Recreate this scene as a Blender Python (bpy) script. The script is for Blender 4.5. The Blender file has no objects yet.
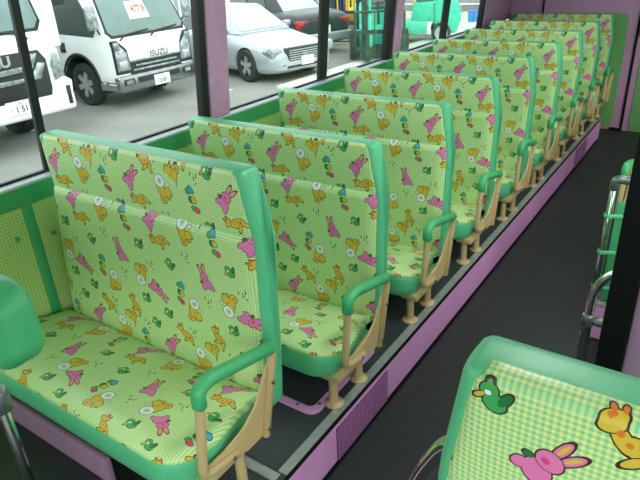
import bpy, bmesh, math, random
from mathutils import Vector, Matrix, Euler
random.seed(7)
PI = math.pi
SC = bpy.context.scene
COL = SC.collection

# ------------------------------------------------------------------ camera
cam_d = bpy.data.cameras.new('camera'); cam = bpy.data.objects.new('camera', cam_d); COL.objects.link(cam)
_p, _y, _r = 0.4515133, 0.6172115, -0.0547592
_fw = Vector((-math.sin(_y)*math.cos(_p), math.cos(_y)*math.cos(_p), -math.sin(_p)))
_rt = Vector((math.cos(_y), math.sin(_y), 0)); _up = _rt.cross(_fw)
_r2 = _rt*math.cos(_r) + _up*math.sin(_r); _u2 = -_rt*math.sin(_r) + _up*math.cos(_r)
_m = Matrix((( _r2.x, _u2.x, -_fw.x, 0), (_r2.y, _u2.y, -_fw.y, 0), (_r2.z, _u2.z, -_fw.z, 1.2846), (0, 0, 0, 1)))
cam.matrix_world = _m
cam_d.sensor_width = 36.0; cam_d.lens = 582.405/640*36.0; cam_d.clip_start = 0.02; cam_d.clip_end = 300
SC.camera = cam

# ------------------------------------------------------------------ world, lights, exposure
W = bpy.data.worlds.new('overcast_sky'); SC.world = W; W.use_nodes = True
_bg = W.node_tree.nodes['Background']; _bg.inputs[0].default_value = (0.90, 0.97, 1.0, 1); _bg.inputs[1].default_value = 1.35
SC.view_settings.view_transform = 'Standard'; SC.view_settings.look = 'None'
SC.view_settings.exposure = 0.90; SC.view_settings.gamma = 1.0; SC.view_settings.use_curve_mapping = False
sun_d = bpy.data.lights.new('hazy_sun', 'SUN'); sun_d.energy = 1.2; sun_d.angle = 0.6; sun_d.color = (1, 0.98, 0.93)
sun = bpy.data.objects.new('hazy_sun', sun_d); COL.objects.link(sun); sun.rotation_euler = Vector((-0.6, 0.6, -0.52)).to_track_quat('-Z', 'Y').to_euler()
try:
    SC.cycles.max_bounces = 10; SC.cycles.diffuse_bounces = 5; SC.cycles.transparent_max_bounces = 12
    SC.cycles.caustics_reflective = False; SC.cycles.caustics_refractive = False
    SC.cycles.use_denoising = True
    SC.cycles.sample_clamp_indirect = 6
except Exception:
    pass

# ------------------------------------------------------------------ materials
def lin(r, g, b):
    f = lambda c: c/12.92 if c <= 0.04045 else ((c+0.055)/1.055)**2.4
    return (f(r/255), f(g/255), f(b/255), 1)
def new_mat(name):
    m = bpy.data.materials.new(name); m.use_nodes = True
    return m, m.node_tree, m.node_tree.nodes['Principled BSDF']
def mat(name, rgb, rough=0.5, metal=0.0, noise=0.06, nscale=30.0, bump=0.0, bscale=200.0, coat=0.0, spec=0.5, var=None):
    m, nt, b = new_mat(name)
    c = lin(*rgb)
    tc = nt.nodes.new('ShaderNodeTexCoord')
    n = nt.nodes.new('ShaderNodeTexNoise'); n.inputs['Scale'].default_value = nscale; n.inputs['Detail'].default_value = 4
    nt.links.new(tc.outputs['Object'], n.inputs['Vector'])
    rmp = nt.nodes.new('ShaderNodeValToRGB')
    k0, k1 = 1-noise, 1+noise
    c2 = lin(*var) if var else c
    rmp.color_ramp.elements[0].position = 0.3; rmp.color_ramp.elements[1].position = 0.7
    rmp.color_ramp.elements[0].color = (c[0]*k0, c[1]*k0, c[2]*k0, 1)
    rmp.color_ramp.elements[1].color = (min(1, c2[0]*k1), min(1, c2[1]*k1), min(1, c2[2]*k1), 1)
    nt.links.new(n.outputs['Fac'], rmp.inputs[0]); nt.links.new(rmp.outputs[0], b.inputs['Base Color'])
    b.inputs['Roughness'].default_value = rough; b.inputs['Metallic'].default_value = metal
    b.inputs['Specular IOR Level'].default_value = spec
    if coat: b.inputs['Coat Weight'].default_value = coat; b.inputs['Coat Roughness'].default_value = 0.15
    if bump:
        n2 = nt.nodes.new('ShaderNodeTexNoise'); n2.inputs['Scale'].default_value = bscale; n2.inputs['Detail'].default_value = 3
        nt.links.new(tc.outputs['Object'], n2.inputs['Vector'])
        bp = nt.nodes.new('ShaderNodeBump'); bp.inputs['Strength'].default_value = bump; bp.inputs['Distance'].default_value = 0.002
        nt.links.new(n2.outputs['Fac'], bp.inputs['Height']); nt.links.new(bp.outputs[0], b.inputs['Normal'])
    return m
def glass_mat(name, tint, gloss=0.06):
    m = bpy.data.materials.new(name); m.use_nodes = True; nt = m.node_tree
    for n in list(nt.nodes):
        if n.type != 'OUTPUT_MATERIAL': nt.nodes.remove(n)
    out = [n for n in nt.nodes if n.type == 'OUTPUT_MATERIAL'][0]
    t = nt.nodes.new('ShaderNodeBsdfTransparent'); t.inputs[0].default_value = tint
    g = nt.nodes.new('ShaderNodeBsdfGlossy'); g.inputs['Roughness'].default_value = 0.02
    fr = nt.nodes.new('ShaderNodeLayerWeight'); fr.inputs[0].default_value = 0.12
    mu = nt.nodes.new('ShaderNodeMath'); mu.operation = 'MULTIPLY'; mu.inputs[1].default_value = 0.35
    ad = nt.nodes.new('ShaderNodeMath'); ad.operation = 'ADD'; ad.inputs[1].default_value = gloss*0.3
    mx = nt.nodes.new('ShaderNodeMixShader')
    nt.links.new(fr.outputs['Fresnel'], mu.inputs[0]); nt.links.new(mu.outputs[0], ad.inputs[0]); nt.links.new(ad.outputs[0], mx.inputs[0])
    nt.links.new(t.outputs[0], mx.inputs[1]); nt.links.new(g.outputs[0], mx.inputs[2]); nt.links.new(mx.outputs[0], out.inputs[0])
    return m

class NB:
    """small node-graph writer"""
    def __init__(s, nt): s.nt = nt
    def math(s, op, a, b=None, c=None):
        n = s.nt.nodes.new('ShaderNodeMath'); n.operation = op
        for i, v in enumerate((a, b, c)):
            if v is None: continue
            if isinstance(v, (int, float)): n.inputs[i].default_value = v
            else: s.nt.links.new(v, n.inputs[i])
        return n.outputs[0]
    def vm(s, op, a, b=None, c=None):
        n = s.nt.nodes.new('ShaderNodeVectorMath'); n.operation = op
        for i, v in enumerate((a, b, c)):
            if v is None: continue
            if isinstance(v, (tuple, list)): n.inputs[i].default_value = v
            else: s.nt.links.new(v, n.inputs[i])
        return n.outputs['Value'] if op in ('LENGTH', 'DOT_PRODUCT', 'DISTANCE') else n.outputs['Vector']
    def mapping(s, v, kind, loc=(0, 0, 0), rot=0.0, scale=(1, 1, 1)):
        n = s.nt.nodes.new('ShaderNodeMapping'); n.vector_type = kind
        s.nt.links.new(v, n.inputs['Vector'])
        if kind != 'NORMAL': n.inputs['Location'].default_value = loc
        n.inputs['Rotation'].default_value = (0, 0, rot); n.inputs['Scale'].default_value = scale
        return n.outputs[0]
    def mixc(s, fac, a, b):
        n = s.nt.nodes.new('ShaderNodeMix'); n.data_type = 'RGBA'; n.clamp_factor = True
        ins = [i for i in n.inputs if i.type == 'RGBA' and i.name in 'AB']
        f = n.inputs[0]
        if isinstance(fac, (int, float)): f.default_value = fac
        else: s.nt.links.new(fac, f)
        for sk, v in zip(ins, (a, b)):
            if isinstance(v, (tuple, list)): sk.default_value = v
            else: s.nt.links.new(v, sk)
        return [o for o in n.outputs if o.type == 'RGBA'][0]
    def mixv(s, fac, a, b):
        n = s.nt.nodes.new('ShaderNodeMix'); n.data_type = 'VECTOR'
        ins = [i for i in n.inputs if i.type == 'VECTOR' and i.name in 'AB']
        s.nt.links.new(fac, n.inputs[0])
        for sk, v in zip(ins, (a, b)):
            if isinstance(v, (tuple, list)): sk.default_value = v
            else: s.nt.links.new(v, sk)
        return [o for o in n.outputs if o.type == 'VECTOR'][0]

def gingham(nb, vec_mm, period, c0, c1, c2):
    sp = nb.nt.nodes.new('ShaderNodeSeparateXYZ'); nb.nt.links.new(vec_mm, sp.inputs[0])
    def band(o):
        f = nb.math('FRACT', nb.math('DIVIDE', o, period))
        return nb.math('LESS_THAN', f, 0.5)
    bx, by = band(sp.outputs[0]), band(sp.outputs[1])
    one = nb.mixc(bx, c0, c1)
    return nb.mixc(by, one, nb.mixc(bx, c1, c2))

OUTL = lin(70, 48, 30)
YEL, ORA, PNK, GRN, DGR, WHT, BLU, RED = (lin(216, 186, 66), lin(222, 124, 50), lin(226, 120, 178), lin(70, 165, 92), lin(40, 120, 66),
                                            lin(236, 240, 236), lin(50, 165, 205), lin(224, 70, 120))
# ellipses: cx, cy, rx, ry, angle deg, colour  (millimetres)
MOTIFS = {
 'bear': ([(14, 20, 13, 11, 30, YEL), (16, 22, 5, 4.5, 30, ORA), (4, 4, 17, 14, -25, YEL), (-16, 16, 4, 6, 20, YEL), (-6, 22, 4, 6, -20, YEL), (-10, 10, 12.5, 11, 0, YEL),
           (10, -10, 7, 10, 30, YEL), (-1, -24, 16, 16, 0, WHT), (-1, -24, 8.5, 8.5, 0, lin(196, 212, 206)), (-1, -24, 2.2, 2.2, 0, OUTL), (-24, -8, 4, 4, 0, WHT)],
          [(212, 25, -8), (176, -18, 205), (300, -187, -8), (170, -252, 178)], 50),
 'giraffe': ([(8, 0, 18, 10.5, -35, YEL), (-7, 10, 7, 15, 20, YEL), (-14, 22, 11, 7, 10, YEL), (-14, 31, 2.4, 4.5, 10, ORA), (-5, 30, 2.4, 4.5, -10, ORA), (1, -11, 12, 4.2, 25, YEL),
              (18, -16, 4.4, 11, 8, YEL), (-8, 15, 3, 3.5, 0, ORA), (-2, 5, 3, 3, 0, ORA), (8, 4, 3.4, 3, 0, ORA), (17, -3, 3.4, 3, 0, ORA), (8, -5, 2.6, 2.6, 0, ORA), (-15, 25, 4, 2.4, 0, ORA)],
             [(118, 45, 12), (76, -67, 55), (244, -312, -15)], 44),
 'rabbit': ([(-7, 24, 4.6, 13, 12, PNK), (5, 25, 4.6, 13, -8, PNK), (-7, 25, 2.2, 9, 12, YEL), (5, 26, 2.2, 9, -8, YEL), (4, -14, 16, 13, -30, PNK), (16, -24, 6, 9, 30, PNK), (-10, -22, 7, 8, -20, PNK),
             (-1, 5, 13, 11, 0, PNK), (-3, 2, 4.5, 3.5, 0, RED), (-14, -8, 5, 3.5, 20, DGR)],
            [(54, -4, -45), (226, -136, 14), (33, -225, -130)], 46),
 'bird': ([(2, -6, 11, 9, -20, GRN), (-4, 6, 8.5, 8, 0, GRN), (11, 0, 4.5, 9, -35, DGR), (-5, 3, 3.2, 2.6, 0, WHT), (-13, -2, 5.5, 2.6, 30, YEL)],
          [(0, 50, 0), (316, -92, 20), (101, -126, -15), (60, -290, 10), (305, -265, 30)], 24),
 'stack': ([(-5, 25, 8, 7, 20, GRN), (6, 27, 6, 10, 25, BLU), (-5, 3, 7, 8, 0, DGR), (4, 1, 7.5, 8.5, 0, YEL), (-6, -19, 7, 7, 0, GRN), (3, -25, 8, 7, -30, RED)],
           [(274, -29, 14), (126, -208, -8)], 44),
 'notes': ([(-10, 8, 2, 1.6, 0, OUTL), (-9, 12, .8, 5, 0, OUTL), (0, -3, 2, 1.6, 0, OUTL), (1, 1, .8, 5, 0, OUTL), (9, 4, 2, 1.6, 0, OUTL), (10, 8, .8, 5, 0, OUTL), (5, -12, 2.2, 1.6, 0, OUTL)],
           [(165, -92, 10), (226, -205, -5), (288, 30, 0), (20, -150, 20), (150, -325, 0)], 18),
}
TILE_U, TILE_V = 330.0, 390.0
def animal_vinyl(name, rough=0.33):
    m, nt, b = new_mat(name); nb = NB(nt)
    uv = nt.nodes.new('ShaderNodeUVMap'); uv.uv_map = 'UVMap'
    p = nb.vm('MULTIPLY', uv.outputs[0], (1000, 1000, 0))
    col = gingham(nb, p, 6.4, lin(228, 233, 160), lin(188, 222, 146), lin(134, 202, 148))
    for kind, (ells, insts, rad) in MOTIFS.items():
        sel = None
        for (cu, cv, rot) in insts:
            q = nb.vm('WRAP', nb.vm('SUBTRACT', p, (cu, cv, 0)), (TILE_U/2, TILE_V/2, 1), (-TILE_U/2, -TILE_V/2, -1))
            near = nb.math('LESS_THAN', nb.vm('LENGTH', q), rad)
            ql = nb.mapping(q, 'POINT', rot=-math.radians(rot), scale=(0.97, 0.97, 1))
            sel = nb.mixv(near, sel if sel is not None else (900, 900, 0), ql)
        ds = []
        for (cx, cy, rx, ry, an, c) in ells:
            e = nb.mapping(sel, 'TEXTURE', (cx, cy, 0), math.radians(an), (rx, ry, 1))
            rr = min(rx, ry)
            ds.append(nb.math('MULTIPLY_ADD', nb.vm('LENGTH', e), rr, -rr))
        mn = ds[0]
        for d in ds[1:]: mn = nb.math('MINIMUM', mn, d)
        col = nb.mixc(nb.math('LESS_THAN', mn, 1.5 if kind != 'notes' else 0.3), col, OUTL)
        for d, el in zip(ds, ells):
            big = el[2] > 9 and kind != 'stack'
            if big and el[5] is not YEL or el[2] > 9:      # the drawn line inside a figure
                col = nb.mixc(nb.math('LESS_THAN', d, 1.0), col, OUTL)
            col = nb.mixc(nb.math('LESS_THAN', d, 0.0), col, el[5])
    nt.links.new(col, b.inputs['Base Color'])
    b.inputs['Roughness'].default_value = rough; b.inputs['Specular IOR Level'].default_value = 0.4
    n2 = nt.nodes.new('ShaderNodeTexNoise'); n2.inputs['Scale'].default_value = 9; n2.inputs['Detail'].default_value = 2
    tc = nt.nodes.new('ShaderNodeTexCoord'); nt.links.new(tc.outputs['Object'], n2.inputs['Vector'])
    bp = nt.nodes.new('ShaderNodeBump'); bp.inputs['Strength'].default_value = 0.25; bp.inputs['Distance'].default_value = 0.01
    nt.links.new(n2.outputs['Fac'], bp.inputs['Height']); nt.links.new(bp.outputs[0], b.inputs['Normal'])
    return m
def check_vinyl(name, period, c0, c1, c2, axes='YZ', rough=0.45):
    m, nt, b = new_mat(name); nb = NB(nt)
    tc = nt.nodes.new('ShaderNodeTexCoord'); sp = nt.nodes.new('ShaderNodeSeparateXYZ'); nt.links.new(tc.outputs['Object'], sp.inputs[0])
    cb = nt.nodes.new('ShaderNodeCombineXYZ')
    nt.links.new(sp.outputs['XYZ'.index(axes[0])], cb.inputs[0]); nt.links.new(sp.outputs['XYZ'.index(axes[1])], cb.inputs[1])
    p = nb.vm('MULTIPLY', cb.outputs[0], (1000, 1000, 0))
    nt.links.new(gingham(nb, p, period, c0, c1, c2), b.inputs['Base Color']); b.inputs['Roughness'].default_value = rough
    return m
def stud_floor(name, rgb, rough, size):
    """dark sheet flooring with small raised studs"""
    m, nt, b = new_mat(name); nb = NB(nt)
    tc = nt.nodes.new('ShaderNodeTexCoord')
    v = nt.nodes.new('ShaderNodeTexVoronoi'); v.inputs['Scale'].default_value = 1/size; v.inputs['Randomness'].default_value = 0.12
    nt.links.new(tc.outputs['Object'], v.inputs['Vector'])
    n = nt.nodes.new('ShaderNodeTexNoise'); n.inputs['Scale'].default_value = 3; n.inputs['Detail'].default_value = 5; nt.links.new(tc.outputs['Object'], n.inputs['Vector'])
    c = lin(*rgb)
    k = nb.mixc(n.outputs['Fac'], (c[0]*.7, c[1]*.7, c[2]*.7, 1), (c[0]*1.35, c[1]*1.35, c[2]*1.35, 1))
    k = nb.mixc(nb.math('LESS_THAN', v.outputs['Distance'], 0.35), k, (c[0]*1.5, c[1]*1.5, c[2]*1.5, 1))
    nt.links.new(k, b.inputs['Base Color']); b.inputs['Roughness'].default_value = rough
    bp = nt.nodes.new('ShaderNodeBump'); bp.inputs['Strength'].default_value = 0.5; bp.inputs['Distance'].default_value = 0.002; bp.invert = True
    nt.links.new(v.outputs['Distance'], bp.inputs['Height']); nt.links.new(bp.outputs[0], b.inputs['Normal'])
    return m
def asphalt(name):
    m, nt, b = new_mat(name); nb = NB(nt)
    tc = nt.nodes.new('ShaderNodeTexCoord')
    n = nt.nodes.new('ShaderNodeTexNoise'); n.inputs['Scale'].default_value = 0.9; n.inputs['Detail'].default_value = 8; n.inputs['Roughness'].default_value = 0.65
    f = nt.nodes.new('ShaderNodeTexNoise'); f.inputs['Scale'].default_value = 60; f.inputs['Detail'].default_value = 3
    nt.links.new(tc.outputs['Object'], n.inputs['Vector']); nt.links.new(tc.outputs['Object'], f.inputs['Vector'])
    a = nb.mixc(n.outputs['Fac'], lin(98, 101, 96), lin(166, 166, 158))
    nt.links.new(nb.mixc(nb.math('MULTIPLY', f.outputs['Fac'], 0.35), a, lin(110, 112, 108)), b.inputs['Base Color'])
    b.inputs['Roughness'].default_value = 0.85
    return m
def grille_mat(name, rgb, hole=0.0085):
    m, nt, b = new_mat(name); nb = NB(nt)
    tc = nt.nodes.new('ShaderNodeTexCoord'); sp = nt.nodes.new('ShaderNodeSeparateXYZ'); nt.links.new(tc.outputs['Object'], sp.inputs[0])
    fy = nb.math('ABSOLUTE', nb.math('SUBTRACT', nb.math('FRACT', nb.math('DIVIDE', sp.outputs[1], hole)), 0.5))
    fz = nb.math('ABSOLUTE', nb.math('SUBTRACT', nb.math('FRACT', nb.math('DIVIDE', sp.outputs[2], hole)), 0.5))
    h = nb.math('LESS_THAN', nb.math('MAXIMUM', fy, fz), 0.33)
    nt.links.new(nb.mixc(h, lin(*rgb), lin(24, 16, 22)), b.inputs['Base Color']); b.inputs['Roughness'].default_value = 0.5
    return m

M = {}
M['animal'] = animal_vinyl('animal_print_gingham_vinyl')
M['green'] = mat('mint_green_vinyl', (92, 190, 138), 0.38, noise=0.04, nscale=12, bump=0.15, bscale=500)
M['green_dark'] = mat('green_vinyl', (70, 172, 112), 0.4, noise=0.04, nscale=12, bump=0.15, bscale=500)
M['tan'] = mat('tan_painted_steel', (196, 170, 122), 0.4, noise=0.05, nscale=18)
M['bolt'] = mat('bolt_steel', (120, 116, 112), 0.35, 0.8)
M['chrome'] = mat('chrome_tube', (214, 216, 216), 0.12, 1.0, noise=0.02)
M['pink'] = mat('pink_painted_panel', (226, 158, 214), 0.42, noise=0.03, nscale=8)
M['mauve'] = mat('mauve_trim', (182, 138, 172), 0.5, noise=0.03, nscale=8)
M['mauvedark'] = mat('dark_mauve_ledge', (140, 108, 134), 0.5)
M['pillar'] = mat('pink_window_pillar', (208, 156, 194), 0.5)
M['steel'] = mat('brushed_aluminium_strip', (176, 182, 178), 0.32, 0.45, noise=0.12, nscale=40)
M['fill_diffuser'] = None
M['black'] = mat('black_rubber', (7, 8, 8), 0.7, spec=0.2)
M['dkframe'] = mat('black_window_frame', (20, 24, 24), 0.45)
M['platform'] = stud_floor('black_studded_platform_sheet', (52, 58, 60), 0.42, 0.012)
M['aisle'] = stud_floor('dark_aisle_sheet', (32, 37, 37), 0.5, 0.011)
M['frontfloor'] = mat('black_front_floor_sheet', (34, 40, 38), 0.35, noise=0.2, nscale=6, bump=0.4, bscale=30)
M['wallgreen'] = mat('green_wall_board', (66, 168, 104), 0.42, noise=0.03, nscale=6)
M['wallcheck'] = check_vinyl('wall_gingham', 11, lin(214, 224, 140), lin(186, 214, 130), lin(152, 200, 120))
M['doorcheck'] = check_vinyl('rear_door_gingham', 10, lin(128, 176, 104), lin(108, 166, 96), lin(84, 152, 88), 'XZ')
M['sill'] = mat('pale_sill_strip', (196, 208, 214), 0.35)
M['ceiling'] = mat('cream_headliner', (214, 210, 206), 0.8)
M['glass'] = glass_mat('side_window_glass', (0.93, 0.97, 0.95, 1))
M['grille'] = grille_mat('perforated_pink_grille', (205, 130, 192))
M['asphalt'] = asphalt('grey_asphalt')
M['concrete'] = mat('pale_concrete', (206, 206, 198), 0.8, noise=0.06, nscale=6)
M['line'] = mat('white_line_paint', (226, 226, 222), 0.7)
M['white'] = mat('white_vehicle_paint', (240, 242, 244), 0.2, noise=0.01, coat=0.5)
M['silver'] = mat('silver_vehicle_paint', (172, 180, 185), 0.28, 0.4, noise=0.02, coat=0.6)
M['charcoal'] = mat('charcoal_vehicle_paint', (44, 46, 52), 0.35, 0.1, noise=0.02, coat=0.25)
M['carglass'] = mat('vehicle_window_glass', (34, 50, 46), 0.06, noise=0.2, nscale=1.5, spec=0.6, coat=0.3)
M['screen'] = mat('vehicle_windscreen', (96, 122, 118), 0.08, noise=0.3, nscale=1.2, spec=0.8, coat=0.7)
M['sedanscreen'] = mat('sedan_screen_painted_reflection', (176, 196, 196), 0.08, noise=0.25, nscale=1.0, coat=0.8)  # bright reflection on the glass painted in as a pale base colour
M['clampgrey'] = mat('cast_grey_clamp', (120, 126, 128), 0.35, 0.7)
M['chromedark'] = mat('vehicle_chrome', (150, 156, 158), 0.2, 0.9, noise=0.15, nscale=10)
M['tyre'] = mat('tyre_rubber', (34, 34, 36), 0.8)
M['alloy'] = mat('alloy_wheel', (190, 194, 198), 0.3, 0.7)
M['plastic'] = mat('black_exterior_plastic', (32, 34, 36), 0.5)
M['lamp'] = mat('clear_headlamp_lens', (150, 158, 160), 0.15, 0.5, noise=0.45, nscale=16, coat=1)
M['redlamp'] = mat('red_lamp_lens', (190, 40, 40), 0.2, coat=1)
M['plate'] = mat('number_plate_white', (238, 242, 240), 0.5)
M['ink'] = mat('dark_green_ink', (34, 66, 56), 0.5)
M['redink'] = mat('red_ink', (214, 66, 60), 0.5)
M['greyink'] = mat('grey_badge', (96, 102, 104), 0.35, 0.5)
M['teal'] = mat('turquoise_machine_paint', (56, 202, 170), 0.4, noise=0.04)
M['navy'] = mat('navy_machine_paint', (36, 46, 84), 0.4, noise=0.04)
M['yellow'] = mat('yellow_machine_paint', (240, 204, 36), 0.4, noise=0.04)
M['machine'] = mat('dark_machine_steel', (38, 58, 54), 0.5, 0.2, noise=0.1)
M['seatgrey'] = mat('grey_vinyl_seat', (120, 126, 124), 0.5)
M['blue'] = mat('blue_plastic', (62, 142, 214), 0.5)
M['bark'] = mat('bark', (92, 76, 60), 0.9, noise=0.3)
M['leafA'] = mat('hedge_leaf_dark', (58, 92, 52), 0.7, noise=0.35, nscale=7)
M['leafB'] = mat('hedge_leaf_mid', (96, 128, 74), 0.7, noise=0.35, nscale=7)
M['render'] = mat('grey_building_render', (150, 152, 148), 0.85)
M['redbox'] = mat('red_plastic', (190, 52, 40), 0.5)

# ------------------------------------------------------------------ object helpers
def props(o, label=None, cat=None, group=None, kind=None):
    if label: o['label'] = label
    if cat: o['category'] = cat
    if group: o['group'] = group
    if kind: o['kind'] = kind
    return o
def empty(name, loc=(0, 0, 0), rotz=0.0, **k):
    o = bpy.data.objects.new(name, None); COL.objects.link(o); o.location = loc; o.rotation_euler = (0, 0, rotz)
    o.empty_display_size = 0.05
    return props(o, **k)
def link_bm(name, bm, material, parent=None, smooth=None, loc=None, **k):
    bmesh.ops.recalc_face_normals(bm, faces=bm.faces[:])
    me = bpy.data.meshes.new(name); bm.to_mesh(me); bm.free()
    return link_me(name, me, material, parent, smooth, loc, **k)
def link_me(name, me, material, parent=None, smooth=None, loc=None, **k):
    if material is not None:
        me.materials.clear(); me.materials.append(material)
    if smooth is not None:
        for p in me.polygons: p.use_smooth = True
        if smooth < 179: me.set_sharp_from_angle(angle=math.radians(smooth))
    o = bpy.data.objects.new(name, me); COL.objects.link(o)
    if parent is not None: o.parent = parent
    if loc is not None: o.location = loc
    return props(o, **k)
def bm_box(x0, x1, y0, y1, z0, z1, bevel=0.0, seg=2):
    bm = bmesh.new(); bmesh.ops.create_cube(bm, size=1)
    for v in bm.verts:
        v.co = Vector(((x0+x1)/2+v.co.x*(x1-x0), (y0+y1)/2+v.co.y*(y1-y0), (z0+z1)/2+v.co.z*(z1-z0)))
    if bevel: bmesh.ops.bevel(bm, geom=bm.edges[:], offset=bevel, segments=seg, affect='EDGES', profile=0.5)
    return bm
def box(name, x0, x1, y0, y1, z0, z1, material, parent=None, bevel=0.0, **k):
    return link_bm(name, bm_box(x0, x1, y0, y1, z0, z1, bevel), material, parent, 40 if bevel else None, **k)
def bm_prism(pts, axis, a, b, bevel=0.0, seg=2):
    """closed polygon pts (p,q) extruded along axis from a to b. axis X: (y,z); Y: (x,z); Z: (x,y)"""
    bm = bmesh.new()
    def P(p, t): return {'X': (t, p[0], p[1]), 'Y': (p[0], t, p[1]), 'Z': (p[0], p[1], t)}[axis]
    v0 = [bm.verts.new(P(p, a)) for p in pts]; v1 = [bm.verts.new(P(p, b)) for p in pts]
    bm.faces.new(v0); bm.faces.new(v1[::-1]); n = len(pts)
    for i in range(n): bm.faces.new((v0[i], v1[i], v1[(i+1) % n], v0[(i+1) % n]))
    bmesh.ops.recalc_face_normals(bm, faces=bm.faces[:])
    if bevel: bmesh.ops.bevel(bm, geom=bm.edges[:], offset=bevel, segments=seg, affect='EDGES', profile=0.5)
    return bm
def prism(name, pts, axis, a, b, material, parent=None, bevel=0.0, smooth=40, **k):
    return link_bm(name, bm_prism(pts, axis, a, b, bevel), material, parent, smooth, **k)
def fillet(pts, r, n=6):
    pts = [Vector(p) for p in pts]; out = [pts[0]]
    for i in range(1, len(pts)-1):
        a, b, c = pts[i-1], pts[i], pts[i+1]
        rr = r[i] if isinstance(r, (list, tuple)) else r
        rr = min(rr, (a-b).length*0.49, (c-b).length*0.49)
        p0 = b+(a-b).normalized()*rr; p1 = b+(c-b).normalized()*rr
        for k in range(n+1):
            t = k/n; out.append(p0*(1-t)**2+b*2*t*(1-t)+p1*t*t)
    out.append(pts[-1]); return out
def bm_tube(path, r, n=12, sy=1.0, bm=None, closed=False):
    """sweep a round (or oval) section along path with rounded-off caps"""
    bm = bm or bmesh.new(); path = [Vector(p) for p in path]; N = len(path); rings = []; up = None
    for i, p in enumerate(path):
        if closed: t = (path[(i+1) % N]-path[i-1]).normalized()
        else: t = (path[min(i+1, N-1)]-path[max(i-1, 0)]).normalized()
        if up is None:
            up = Vector((1, 0, 0)) if abs(t.x) < 0.9 else Vector((0, 1, 0))
        up = (up-t*up.dot(t)).normalized(); w = t.cross(up)
        rr = r(i/(N-1)) if callable(r) else r
        rings.append([bm.verts.new(p+up*(math.cos(2*PI*k/n)*rr)+w*(math.sin(2*PI*k/n)*rr*sy)) for k in range(n)])
    for i in range(N if closed else N-1):
        A, B = rings[i], rings[(i+1) % N]
        for k in range(n): bm.faces.new((A[k], A[(k+1) % n], B[(k+1) % n], B[k]))
    if not closed:
        for ring, s in ((rings[0], -1), (rings[-1], 1)):
            t = (path[1]-path[0]).normalized()*-1 if s < 0 else (path[-1]-path[-2]).normalized()
            c = sum((v.co for v in ring), Vector())/n
            rr = (ring[0].co-c).length
            r2 = [bm.verts.new(c+(v.co-c)*0.7+t*rr*0.3) for v in ring]
            for k in range(n): bm.faces.new((ring[k], ring[(k+1) % n], r2[(k+1) % n], r2[k]))
            bm.faces.new(r2)
    return bm
def tube(name, path, r, material, parent=None, n=12, sy=1.0, **k):
    return link_bm(name, bm_tube(path, r, n, sy), material, parent, 50, **k)
def bm_lathe(prof, n=20, axis='Z', c=(0, 0, 0), bm=None):
    """profile (radius, height) revolved round an axis through c"""
    bm = bm or bmesh.new(); rings = []
    for (r, h) in prof:
        ring = []
        for k in range(n):
            a = 2*PI*k/n; x, y = r*math.cos(a), r*math.sin(a)
            co = {'Z': (x, y, h), 'Y': (x, h, y), 'X': (h, x, y)}[axis]
            ring.append(bm.verts.new(Vector(co)+Vector(c)))
        rings.append(ring)
    for A, B in zip(rings, rings[1:]):
        for k in range(n): bm.faces.new((A[k], A[(k+1) % n], B[(k+1) % n], B[k]))
    bm.faces.new(rings[0]); bm.faces.new(rings[-1][::-1])
    return bm
def lathe(name, prof, material, parent=None, n=20, axis='Z', c=(0, 0, 0), smooth=40, **k):
    return link_bm(name, bm_lathe(prof, n, axis, c), material, parent, smooth, **k)
def copy_tree(o, parent=None):
    c = o.copy(); COL.objects.link(c)
    if parent is not None: c.parent = parent
    for ch in list(o.children): copy_tree(ch, c)
    return c
def lettering(name, text, size, mat_world, material, parent, depth=0.003, squash=1.0, bold=0.0):
    cu = bpy.data.curves.new(name, 'FONT'); cu.body = text; cu.size = size; cu.extrude = depth; cu.align_x = 'CENTER'; cu.align_y = 'CENTER'; cu.offset = bold
    t = bpy.data.objects.new(name+'_curve', cu); COL.objects.link(t)
    bpy.context.view_layer.update()
    me = bpy.data.meshes.new_from_object(t.evaluated_get(bpy.context.evaluated_depsgraph_get()))
    bpy.data.objects.remove(t)
    me.transform(Matrix.Diagonal((squash, 1, 1, 1))); me.transform(mat_world)
    return link_me(name, me, material, parent)
def cut(o, bm_cut):
    """boolean difference baked into o's mesh"""
    bmesh.ops.recalc_face_normals(bm_cut, faces=bm_cut.faces[:])
    me = bpy.data.meshes.new('cut'); bm_cut.to_mesh(me); bm_cut.free()
    c = bpy.data.objects.new('cut', me); COL.objects.link(c); c.matrix_world = o.matrix_world
    if o.parent: c.parent = o.parent
    md = o.modifiers.new('b', 'BOOLEAN'); md.operation = 'DIFFERENCE'; md.solver = 'EXACT'; md.object = c
    bpy.context.view_layer.update()
    nm = bpy.data.meshes.new_from_object(o.evaluated_get(bpy.context.evaluated_depsgraph_get()))
    o.modifiers.clear(); old = o.data; o.data = nm; nm.name = old.name
    bpy.data.objects.remove(c)
    return o

# ------------------------------------------------------------------ the bus shell (setting)
XL, XR, YF, YR, ZC, ZA = -1.70, 0.46, -1.7, 5.44, 1.62, -0.164
S = dict(kind='structure')
box('floor', XL-0.05, XR+0.05, YF-0.05, YR+0.05, ZA-0.06, ZA, M['aisle'], **S)
box('floor_platform', XL, -0.776, 0.555, 5.05, ZA, 0.0, M['platform'], **S)
box('floor_front', XL, -0.776, YF, 0.555, ZA, 0.093, M['frontfloor'], **S)
box('floor_right', -0.25, XR, 2.2, YR, ZA, 0.0, M['platform'], **S)
box('ceiling', XL-0.05, XR+0.05, YF-0.05, YR+0.05, ZC, ZC+0.05, M['ceiling'], **S)
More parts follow.
